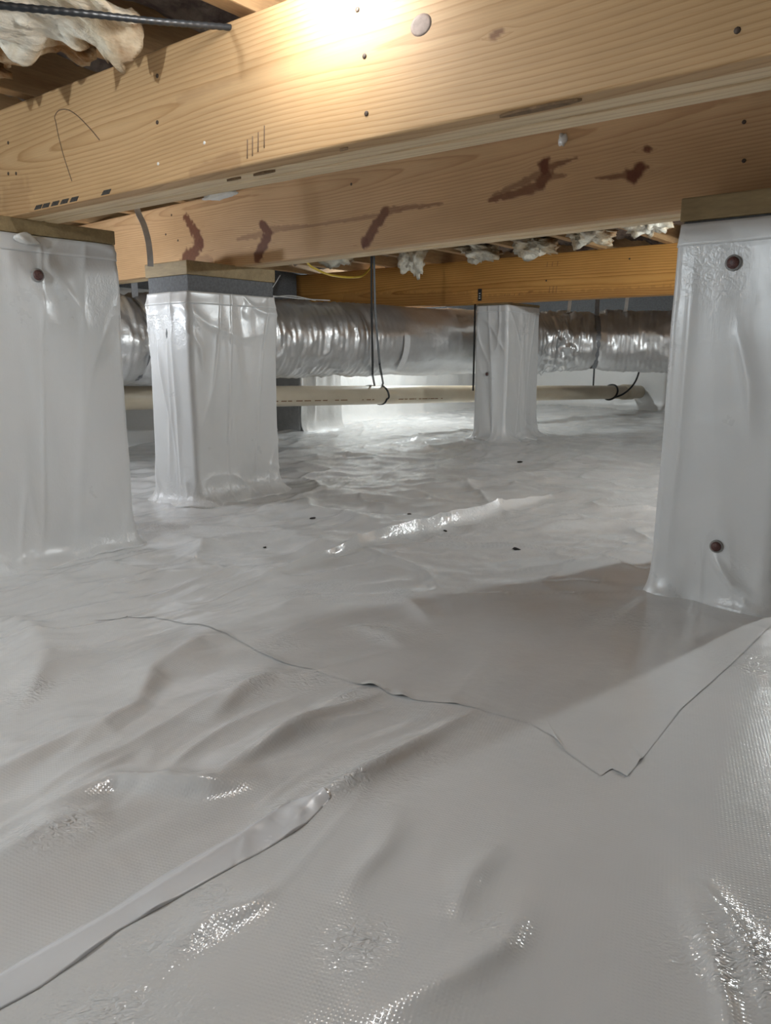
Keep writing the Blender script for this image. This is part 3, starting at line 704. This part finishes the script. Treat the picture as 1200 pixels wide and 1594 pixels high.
TUFTS = [(-2.865, 3.18, 1.03, 0.08, 0.11, 0.035, 'cream fiberglass tuft hanging behind the black hanger straps'), (-2.54, 3.42, 1.025, 0.05, 0.06, 0.05, 'ragged fiberglass tuft dripping over the top of the far girder'),
         (-2.195, 3.55, 1.03, 0.08, 0.13, 0.03, 'flat cream fiberglass tuft between joists before the far girder'), (-1.86, 3.50, 1.03, 0.085, 0.12, 0.03, 'wide cream fiberglass tuft above the slim far pier'),
         (-1.52, 3.35, 1.035, 0.085, 0.13, 0.032, 'pale fiberglass tuft above the stamped part of the far girder'), (-1.19, 3.2, 1.035, 0.085, 0.12, 0.035, 'pale fiberglass tuft near the pier under the knotty girder end'),
         (-3.19, 2.85, 1.03, 0.06, 0.06, 0.03, 'small white fiberglass tuft above the foil duct')]
for i, t_ in enumerate(TUFTS): tuft(*t_[:6], 80 + i * 5, t_[6])

# ------------------------------------------------------------------ piers
def pier(label, ac, bc, la, lb, wrap_top, cap_z0, seed, cap_m, core_top=None, folds=(), flare=0.045, amp=1.0, cap_over=0.004, segs=None, label_wrap=None, taper=0.0):
    e = empty('pier', ac, bc, 0.0); tag(e, label, 'pier')
    bm = bmesh.new(); add_box(bm, -la / 2, la / 2, -lb / 2, lb / 2, -0.01, core_top if core_top else cap_z0, 0.003)
    bm_obj('block_core', bm, M_BLOCK, e)
    bm = bmesh.new(); add_box(bm, -la / 2 - cap_over, la / 2 + cap_over, -lb / 2 - cap_over, lb / 2 + cap_over, cap_z0, ZB + 0.0005, 0.003)
    bm_obj('cap_board', bm, cap_m, e)
    # wrap: rounded rectangle perimeter x height, with creases and a skirt
    r = 0.014; g = 0.007
    hx, hy = la / 2 + g, lb / 2 + g
    per = []
    def side(x0, y0, x1, y1, n, nx, ny):
        for t in np.linspace(0, 1, n, endpoint=False): per.append((x0 + (x1 - x0) * t, y0 + (y1 - y0) * t, nx, ny))
    def corner(cx, cy, a0):
        for t in np.linspace(0, 1, 6, endpoint=False):
            a_ = a0 + t * math.pi / 2; per.append((cx + r * math.cos(a_), cy + r * math.sin(a_), math.cos(a_), math.sin(a_)))
    n1 = int((2 * hx) / 0.0045); n2 = int((2 * hy) / 0.0045)
    side(-hx + r, -hy, hx - r, -hy, n1, 0, -1); corner(hx - r, -hy + r, -math.pi / 2)
    side(hx, -hy + r, hx, hy - r, n2, 1, 0); corner(hx - r, hy - r, 0)
    side(hx - r, hy, -hx + r, hy, n1, 0, 1); corner(-hx + r, hy - r, math.pi / 2)
    side(-hx, hy - r, -hx, -hy + r, n2, -1, 0); corner(-hx + r, -hy + r, math.pi)
    per = np.array(per); n = len(per)
    s = np.r_[0, np.cumsum(np.hypot(*np.diff(per[:, :2], axis=0).T))]
    zz = np.r_[np.linspace(-0.004, 0.10, 30), np.linspace(0.106, wrap_top, 110)]
    S, Z = np.meshgrid(s, zz)
    PX = per[:, 0][None] + 0 * Z; PY = per[:, 1][None] + 0 * Z; NX = per[:, 2][None] + 0 * Z; NY = per[:, 3][None] + 0 * Z
    ang = np.arctan2(PY, PX)
    c1, s1 = np.cos(ang) * 3, np.sin(ang) * 3
    off = amp * (0.0045 * fbm(c1 * 0.55 + Z * 1.2, s1 * 0.55 + Z * 1.6, seed, 2) + 0.0035 * np.maximum(ridged(c1 * 0.8 + 0.9 * Z, s1 * 0.8 - 1.6 * Z, seed + 2), 0) ** 5)
    ends = np.maximum(sstep(0.48, 0.70, Z), 1 - sstep(0.03, 0.16, Z))
    off += amp * 0.006 * np.maximum(ridged(S * 5 + 3 * Z, Z * 5, seed + 5), 0) ** 4 * (0.12 + 0.88 * ends)
    off += amp * 0.0016 * fbm(S * 24 + 9 * Z, Z * 18, seed + 8, 2) * (0.06 + 0.94 * ends) * sstep(-0.1, 0.4, vnoise(S * 6, Z * 5, seed + 21))
    off += amp * 0.006 * np.maximum(0, 1 - np.abs(Z - 0.62) / 0.12) * np.maximum(vnoise(S * 7, Z * 4, seed + 11), 0)
    for pts, h, w in folds:        # (perimeter position, height) creases
        d, fr, sd = polydist(S, Z, pts)
        off += h * np.exp(-(d / (w * np.where(sd > 0, 1.4, 0.6))) ** 1.4) * np.sin(np.clip(fr, 0, 1) * math.pi * 0.92 + 0.12) ** 0.7
    sk = np.exp(-np.maximum(Z, 0) / 0.022)
    off += flare * sk * (1 + 0.5 * vnoise(S * 11, Z * 0, seed + 13)) + 0.006 * np.exp(-np.maximum(Z, 0) / 0.07) * ridged(S * 16, Z * 6, seed + 15)
    off = off - 0.004 * sstep(wrap_top - 0.05, wrap_top, Z)
    off += taper * (1 - Z / wrap_top)
    off = np.maximum(off, -0.004)
    V = np.stack([PX + NX * off, PY + NY * off, Z + 0.004 * vnoise(S * 14, Z * 0, seed) * sk], 2)
    # drape the skirt onto the uneven ground
    wx, wy = hw(1, 0), hw(0, 1)
    base_a = ac + V[:30, :, 0]; base_b = bc + V[:30, :, 1]
    WXp = base_a * CA - base_b * SA; WYp = base_a * SA + base_b * CA
    gz = floor_h(WXp.ravel(), WYp.ravel()).reshape(WXp.shape)
    V[:30, :, 2] += (gz + 0.001) * (1 - np.clip(zz[:30] / 0.10, 0, 1))[:, None]
    o = mesh_obj('liner_wrap', V.reshape(-1, 3), grid_faces(len(zz), n, True), M_WRAP, e)
    set_cr(o, np.clip(0.05 + 0.55 * ends * sstep(-0.05, 0.5, vnoise(S * 9, Z * 8, seed + 30)), 0, 1) * amp * 0.6)
    if label_wrap: o['label'] = label_wrap
    # tape band round the top edge
    m_ = (zz > wrap_top - 0.042)
    rows = V[m_]; N2 = np.stack([NX[m_], NY[m_], 0 * NX[m_]], 2)
    R = rows + N2 * 0.0022; k = len(R)
    low = rows[:1] + N2[:1] * 0.0003; hi = rows[-1:] - N2[-1:] * 0.004
    allr = np.vstack([low, R, hi]); 
    o2 = mesh_obj('tape_band', allr.reshape(-1, 3), grid_faces(k + 2, n, True), M_WRAP, e)
    return e
def fastener(parent, x, y, z, axis, r=0.0115):
    o = disc('fastener', x, y, z, r, M_ANCHOR, parent, 0.005, 14, axis)
    disc('washer', 0, 0.0012, 0, r * 1.3, M_RING, o, 0.0025, 18, 'y', 0.0)
    return o

p1 = pier('white wrapped pier under the near girder with one brown fastener', -1.855, 0.93, 0.20, 0.40, 0.7665, 0.768, 5, M_CAP, None,
          [([(0.20 + 0.22, 0.72), (0.20 + 0.30, 0.60), (0.20 + 0.33, 0.5)], 0.006, 0.02), ([(0.36, 0.70), (0.40, 0.62), (0.42, 0.55)], 0.007, 0.025), ([(0.5, 0.45), (0.58, 0.6)], 0.005, 0.02)], 0.03, 0.8, 0.006)
fastener(p1, 0.1145, -0.003, 0.68, '+x')
p2 = pier('white wrapped pier with bare grey block under its cap below the knotty girder', -2.187, 1.788, 0.212, 0.37, 0.706, 0.757, 12, M_CAP, 0.757,
          [([(0.03, 0.60), (0.05, 0.45), (0.09, 0.30), (0.07, 0.1)], 0.008, 0.012), ([(0.12, 0.56), (0.135, 0.3), (0.13, 0.05)], 0.008, 0.012), ([(0.185, 0.60), (0.24, 0.53), (0.25, 0.45)], 0.006, 0.012), ([(0.19, 0.66), (0.28, 0.60), (0.42, 0.56), (0.5, 0.57)], 0.006, 0.018), ([(0.16, 0.10), (0.185, 0.03)], 0.012, 0.012)], 0.05, 1.1, 0.006)
p3 = pier('white wrapped pier with two brown fasteners on its front', -0.427, 1.80, 0.205, 0.40, 0.752, 0.757, 23, M_CAP, None,
          [([(0.02, 0.70), (0.018, 0.3), (0.012, 0.06)], 0.003, 0.010), ([(0.10, 0.11), (0.14, 0.06), (0.18, 0.035)], 0.009, 0.010), ([(0.11, 0.55), (0.14, 0.45), (0.15, 0.35)], 0.005, 0.015), ([(0.205, 0.7), (0.207, 0.3), (0.20, 0.05)], 0.006, 0.010)], 0.010, 0.6, 0.006, taper=0.010)
fastener(p3, -0.002, -0.210, 0.673, 'y'); fastener(p3, 0.015, -0.221, 0.128, 'y', 0.010)
p4 = pier('slim white wrapped pier under the far orange girder', -2.34, 4.115, 0.19, 0.38, 0.785, 0.788, 34, M_CAP, None,
          [([(0.08, 0.6), (0.10, 0.4), (0.12, 0.1)], 0.008, 0.02), ([(0.19, 0.6), (0.195, 0.2)], 0.006, 0.012)], 0.06, 1.3, 0.003)
fastener(p4, -0.02, -0.202, 0.40, 'y', 0.009)
# small lump of translucent foam on the first cap, and the hole in the second wrap
bm = bmesh.new(); bmesh.ops.create_icosphere(bm, subdivisions=3, radius=1)
for v in bm.verts:
    k = 1 + 0.35 * float(vnoise(v.co.x * 2 + 3, v.co.y * 2 + v.co.z, 4)); v.co = Vector((v.co.x * 0.008 * k, v.co.y * 0.028 * k, v.co.z * 0.011 * k))
fo = bm_obj('foam_lump', bm, M_FOAM, p1, True); fo.location = (0.112, -0.02, 0.757)
bm = bmesh.new()
hv = [bm.verts.new(p) for p in ((0, 0, 0.016), (0.005, 0, 0.002), (0.003, 0, -0.012), (-0.001, 0, -0.018), (-0.004, 0, -0.002))]
bm.faces.new(hv); r_ = bmesh.ops.extrude_face_region(bm, geom=bm.faces[:])
for q_ in r_['geom']:
    if isinstance(q_, bmesh.types.BMVert): q_.co.y += 0.012
bmesh.ops.recalc_face_normals(bm, faces=bm.faces)
ho = bm_obj('tear', bm, M_BLACK, p2); ho.location = (0.0, -0.200, 0.575)
# grey wall pilaster with a liner flap
e = empty('pilaster', -3.75, 3.8); tag(e, 'grey concrete pilaster against the long wall with a white liner flap', 'pilaster')
bm = bmesh.new(); add_box(bm, -0.15, 0.14, -0.17, 0.22, -0.01, 0.75, 0.008); bm_obj('block_core', bm, M_GREY, e)
s = np.linspace(0, 0.40, 50); z = np.linspace(-0.0, 0.72, 50); S, Z = np.meshgrid(s, z)
off = 0.008 + 0.010 * fbm(S * 6, Z * 1.2, 71, 3) + 0.012 * np.maximum(ridged(S * 9, Z * 1.0, 72), 0) ** 3 + 0.03 * np.exp(-Z / 0.03)
V = np.stack([0.14 + np.maximum(off, 0.004), -0.165 + S, Z + 0.012], 2).reshape(-1, 3)
V2 = V.copy(); V2[:, 0] -= 0.003; n = len(V)
fl = mesh_obj('liner_flap', np.vstack([V, V2]), grid_faces(50, 50) + [f[::-1] for f in grid_faces(50, 50, off=n)] + [(r * 50, r * 50 + 50, n + r * 50 + 50, n + r * 50) for r in range(49)], M_WALL, e)

# ------------------------------------------------------------------ foil duct with straps
DP = [(-3.20, 0.3, 0.574), (-3.13, 1.2, 0.574), (-3.05, 1.9, 0.575), (-2.99, 2.8, 0.592), (-2.86, 3.5, 0.590), (-2.70, 4.2, 0.588), (-2.50, 4.78, 0.595), (-2.1, 5.12, 0.60), (-1.6, 5.28, 0.60), (-0.6, 5.45, 0.60), (0.8, 5.6, 0.6)]
dpath = smooth_path(DP, 900)
def dist_along(b_): return int(np.argmin(np.abs(dpath[:, 1] - b_)))
def duct_r(path, th):
    L = np.r_[0, np.cumsum(np.linalg.norm(np.diff(path, axis=0), axis=1))]
    S = np.repeat(L[:, None], len(th), 1); C = np.cos(th)[None] + 0 * S; Sn = np.sin(th)[None] + 0 * S
    i0, i1 = dist_along(3.40), dist_along(4.6)
    w = np.ones(len(path)); w[i0:i1] = 0.25; w = np.convolve(np.r_[[1] * 15, w, [1] * 15], np.ones(31) / 31, 'valid')
    R = 0.199 + 0.0035 * w[:, None] * np.sin(S * 2 * math.pi / 0.035 + 0.5 * C) * 0.35 + 0.006 * fbm(S * 4 + C, Sn * 2 + S, 5, 3)
    R += w[:, None] * 0.008 * np.maximum(ridged(S * 9 + 0.7 * Sn, C * 2.0 + 2 * Sn, 6), 0) ** 4 + w[:, None] * 0.004 * fbm(S * 26, C * 5 + Sn * 4, 7, 2)
    # crumpled bend behind the slim pier
    ic = dist_along(4.87); sc = L[ic]
    cr = np.exp(-((S - sc) / 0.16) ** 2)
    R += cr * (0.022 * fbm(S * 18, C * 6 + Sn * 5, 8, 3) + 0.012 * np.maximum(ridged(S * 16 + Sn, C * 6, 9), 0) ** 2 - 0.01)
    for b_, dep in ((2.0, 0.022), (3.36, 0.006), (5.05, 0.03)):
        s0 = L[dist_along(b_)]; R -= dep * np.exp(-np.abs((S - s0) / 0.03) ** 1.3)
        R += min(dep, 0.018) * 0.22 * np.exp(-((S - s0) / 0.10) ** 2) * np.cos(14 * th + 3 * np.sin(3 * th))[None] * np.exp(-((S - s0) / 0.05) ** 2)
    return R
de = empty('flex_duct', 0, 0); tag(de, 'silver foil flexible air duct hung under the joists along the long wall', 'duct')
tube('foil_sleeve', dpath, 0.2, M_FOIL, de, 72, True, duct_r)
def duct_ring(b_, w, m, name, parent, r=0.203, top=None, t0=-2.2, t1=1.6, steps=40, rr=None):
    """strap round the camera side of the duct at duct station b, going up to z = top"""
    i = dist_along(b_); T_, S_, N_ = frames(dpath); c = dpath[i]
    th = np.linspace(t0, t1, steps)
    pts = [c + r * (math.cos(t) * S_[i] + math.sin(t) * N_[i]) for t in th]
    if top is not None:
        l = pts[-1].copy(); pts += [np.array([l[0], l[1], l[2] + (top - l[2]) * q]) for q in (0.25, 0.5, 0.75, 1.0)]
    return ribbon(name, np.array(pts), w, 0.002, m, parent, side=T_[i])
sn = duct_ring(5.05, 0.030, M_GREYSTRAP, 'strap', de, 0.180, 1.035, -2.4, 1.2); sn['label'] = 'grey strap pinching the duct'
sn = duct_ring(2.02, 0.030, M_GREYSTRAP, 'strap', de, 0.184, 1.035, -2.4, 1.2); sn['label'] = 'dark grey strap pinching the duct'
lb = duct_ring(3.56, 0.042, M_FOIL_TAPE, 'label_strip', de, 0.2135, None, -0.85, 0.12); lb['label'] = 'white tape strip stuck on the duct'
# white hangers above the right run of the duct
for b_ in (4.95, 5.15, 5.245):
    i = dist_along(b_); c = dpath[i]
    p = smooth_path([(c[0] + 0.05, c[1] - 0.10, 1.036), (c[0] + 0.05, c[1] - 0.11, 0.90), (c[0] + 0.03, c[1] - 0.08, 0.80), (c[0] - 0.01, c[1] - 0.02, 0.785)], 20)
    ribbon('hanger', p, 0.022, 0.002, M_WHITE, de, side=(1, 0.2, 0))
# white stray strings on top of the duct
for k, pts in enumerate([[(-2.93, 2.60, 0.80), (-2.90, 2.75, 0.795), (-2.87, 2.95, 0.79), (-2.84, 3.1, 0.79)], [(-2.86, 2.62, 0.76), (-2.90, 2.74, 0.83), (-2.92, 2.82, 0.90)], [(-2.85, 2.70, 0.785), (-2.87, 2.85, 0.80), (-2.85, 3.0, 0.785)]]):
    tube('string', smooth_path(pts, 30), 0.0028, M_WHITE, de, 5)

# ------------------------------------------------------------------ drain pipe and its black hanger straps
def pipe_at(b_): return np.array([-3.17 + 0.151 * (b_ - 2.92), b_, 0.286 - 0.0246 * (b_ - 2.92)])
pe = empty('drain_pipe', 0, 0); tag(pe, 'tan plastic drain pipe hung below the foil duct', 'pipe')
tube('pipe_run', [pipe_at(b_) for b_ in np.linspace(0.4, 6.9, 40)], 0.057, M_PIPE, pe, 32)
cl = np.array([pipe_at(b_) for b_ in (4.42, 4.421, 4.50, 4.501)])
tube('coupling', [pipe_at(b_) for b_ in np.linspace(6.62, 6.76, 4)], 0.066, M_PIPE, pe, 32)
# worn print line on the pipe: short illegible dashes
rs = random.Random(4); b_ = 2.55
while b_ < 4.3:
    L = rs.uniform(0.008, 0.05)
    if rs.random() < 0.62 and not 3.45 < b_ < 3.55:
        q0, q1 = pipe_at(b_), pipe_at(b_ + L); t = -0.45
        o_ = np.array([0.0575 * math.cos(t), 0, 0.0575 * math.sin(t)])
        ribbon('print_mark', resample([q0 + o_, q1 + o_], 2), 0.007, 0.0006, bpy.data.materials['faded_ink'], pe, side=(0.3, 0, 0.95))
    b_ += L + rs.uniform(0.004, 0.03)
def on_ray(px, d, z):
    x = (px - 600) / 1197.0 * d; return np.array([x * CA + d * SA, -x * SA + d * CA, z])
top = np.array([-2.667, 3.235, 1.036])
q = pipe_at(3.69)
h1 = [top, top + [0, 0, -0.3], np.array([-2.665, 3.24, 0.46]), np.array([-2.74, 3.33, 0.40]), np.array([-2.93, 3.58, 0.33]), q + [0.0, -0.0, 0.060], q + [-0.05, 0.02, 0.055]]
st = empty('hanger_strap', 0, 0); tag(st, 'long black plastic hanger strap looped under the drain pipe beside the white tape strip', 'strap')
ribbon('strap_drop', resample(h1, 60), 0.011, 0.004, M_BLACK, st, side=(0.62, 0.78, 0))
q2 = pipe_at(3.78)
loop = [q2 + np.array([0.060 * math.cos(t), -0.012 * math.sin(t) - 0.02 * (t < -0.4), 0.060 * math.sin(t)]) for t in np.linspace(1.3, -2.0, 26)]
h2 = [top + [0.006, 0.012, 0], np.array([-2.658, 3.252, 0.75]), np.array([-2.639, 3.267, 0.46]), np.array([-2.725, 3.391, 0.40]), np.array([-2.875, 3.591, 0.345])] + loop
ribbon('strap_loop', resample(h2, 120), 0.011, 0.004, M_BLACK, st, side=(0.45, 0.89, 0))
# second hanger near the pipe's end
st2 = empty('hanger_strap', 0, 0); tag(st2, 'black plastic hanger strap round the end of the drain pipe by the far wall', 'strap')
q3 = pipe_at(6.42)
tube('strap_loop', [q3 + np.array([0.062 * math.cos(t), 0.03 * math.sin(t), 0.062 * math.sin(t)]) for t in np.linspace(0, 2 * math.pi, 30)], 0.009, M_BLACK, st2, 6)
tube('strap_drop', smooth_path([q3 + np.array([0.0, -0.0, -0.055]), q3 + np.array([0.10, 0.05, -0.01]), q3 + np.array([0.17, 0.12, 0.10]), q3 + np.array([0.20, 0.16, 0.30]), q3 + np.array([0.21, 0.16, 0.45])], 40), 0.008, M_BLACK, st2, 6)
q4 = pipe_at(6.15)
tube('strap_drop', resample([q4 + np.array([0.0, 0, 0.05]), q4 + np.array([0.0, 0, 0.45])], 6), 0.007, M_BLACK, st2, 6)
# thin black strap in front of the slim pier's shaded side
tube_o = tube('dangling_wire', resample([(-2.475, 3.95, 0.80), (-2.475, 3.95, 0.30)], 8), 0.006, M_BLACK, None, 6); place(tube_o)
tag(tube_o, 'thin black wire hanging down beside the slim far pier', 'wire')

# ------------------------------------------------------------------ cables and metal strap overhead
cp = smooth_path([(-1.03, 0.06, 1.034), (-1.085, 0.28, 0.965), (-1.087, 0.487, 0.938), (-1.077, 0.554, 0.945), (-1.054, 0.649, 0.96), (-1.038, 0.762, 0.98), (-1.023, 0.88, 1.004), (-1.022, 0.893, 1.007)], 260)
def cab_r(path, th):
    L = np.arange(len(path))[:, None]; return 0.0048 + 0.0004 * np.sin(L * 1.6) + 0 * th[None]
cb = tube('black_cable', cp, 0.005, M_CABLE, None, 12, True, cab_r); place(cb); tag(cb, 'black ribbed cable strung beneath the joists to the near girder', 'cable')
yp = smooth_path([(-2.25, 2.33, 1.0), (-2.385, 2.46, 0.90), (-2.58, 2.74, 0.895), (-2.72, 3.0, 0.90), (-2.80, 3.24, 0.915), (-2.9, 3.45, 0.95), (-2.95, 3.6, 1.03)], 80)
yc = tube('yellow_cable', yp, 0.0055, M_YELLOW, None, 8); place(yc); tag(yc, 'yellow electrical cable drooping above the foil duct', 'cable')
mp = smooth_path([(-2.19, 1.50, 1.035), (-2.18, 1.5, 0.95), (-2.150, 1.5, 0.90), (-2.132, 1.5, 0.85), (-2.127, 1.5, 0.80), (-2.128, 1.5, 0.775)], 40)
ms = ribbon('metal_strap', mp, 0.018, 0.0016, M_SILVER, None, side=(0.58, 0.82, 0)); place(ms); tag(ms, 'shiny metal strap hanging in front of the knotty girder', 'strap')
# galvanised hanger plate on the joist beside the near girder
pl = empty('joist_plate', -1.0, 0.80, 1.036); tag(pl, 'metal plate with a bolt under the joist by the near girder', 'plate')
bm = bmesh.new(); add_box(bm, -0.022, 0.022, -0.03, 0.03, -0.003, 0.001, 0.001); bm_obj('plate', bm, M_SILVER, pl)
bm = bmesh.new(); bmesh.ops.create_cone(bm, segments=6, radius1=0.006, radius2=0.006, depth=0.006, cap_ends=True); bo = bm_obj('bolt_head', bm, M_SILVER, pl); bo.location = (0, 0, -0.005)
# glue blobs squeezed out behind the near girder
for i, (a_, b_, z_, sx, sz, lbl) in enumerate([(-0.86, 1.655, 0.985, 0.010, 0.014, 'white foam drip on the knotty girder above its biggest knot'), (-1.20, 1.008, 0.797, 0.05, 0.008, 'frosty foam smear under the near girder')]):
    bm = bmesh.new(); bmesh.ops.create_icosphere(bm, subdivisions=3, radius=1)
    for v in bm.verts:
        k = 1 + 0.3 * float(vnoise(v.co.x * 3 + i, v.co.z * 3, 7)); v.co = Vector((v.co.x * sx * k, v.co.y * 0.010 * k, v.co.z * sz * k))
    o = bm_obj('foam_drip', bm, M_FOAM, None, True)
    if i == 0: b_ = 1.690 - 0.051 * a_ - 0.002
    place(o, a_, b_, z_); tag(o, lbl, 'foam')

# ------------------------------------------------------------------ lamps
def light_bulb(name, label, a_, b_, z_, watts, col):
    e = empty(name, a_, b_, z_); tag(e, label, 'lamp')
    off = name.endswith('_offscreen'); stem = name.replace('_lamp_offscreen', '')
    part = lambda p: stem + '_' + p + '_offscreen' if off else p
    clip = name.startswith('near_girder')          # this one is clipped sideways to the joist beside it
    r = 0.04 if clip else 0.03
    m = bpy.data.materials.new('bulb_glow'); m.use_nodes = True; nt = m.node_tree
    nt.nodes.remove(nt.nodes['Principled BSDF']); em = N(nt, 'ShaderNodeEmission')
    em.inputs[0].default_value = (*col, 1); em.inputs[1].default_value = watts / (4 * math.pi ** 2 * r * r)
    nt.links.new(em.outputs[0], nt.nodes['Material Output'].inputs[0])
    bm = bmesh.new(); bmesh.ops.create_uvsphere(bm, u_segments=16, v_segments=10, radius=r)
    bm_obj(part('bulb'), bm, m, e, True)
    bm = bmesh.new(); bmesh.ops.create_cone(bm, segments=16, radius1=0.018, radius2=0.014, depth=0.04, cap_ends=True)
    s_ = bm_obj(part('socket'), bm, M_BRASS, e)
    if clip:
        s_.location = (0.056, 0, 0.004); s_.rotation_euler = (0, math.pi / 2, 0)
        bm = bmesh.new(); add_box(bm, 0.074, 0.0825, -0.014, 0.014, -0.006, 0.05, 0.001); bm_obj(part('clip'), bm, M_BRASS, e)
    else:
        s_.location = (0, 0, 0.045); L = 1.0365 - z_ - 0.063
        bm = bmesh.new(); bmesh.ops.create_cone(bm, segments=12, radius1=0.004, radius2=0.004, depth=L, cap_ends=True)
        c_ = bm_obj(part('cord'), bm, M_BRASS, e); c_.location = (0, 0, 0.063 + L / 2)
    return e
for L_ in LAMPS: light_bulb(*L_)
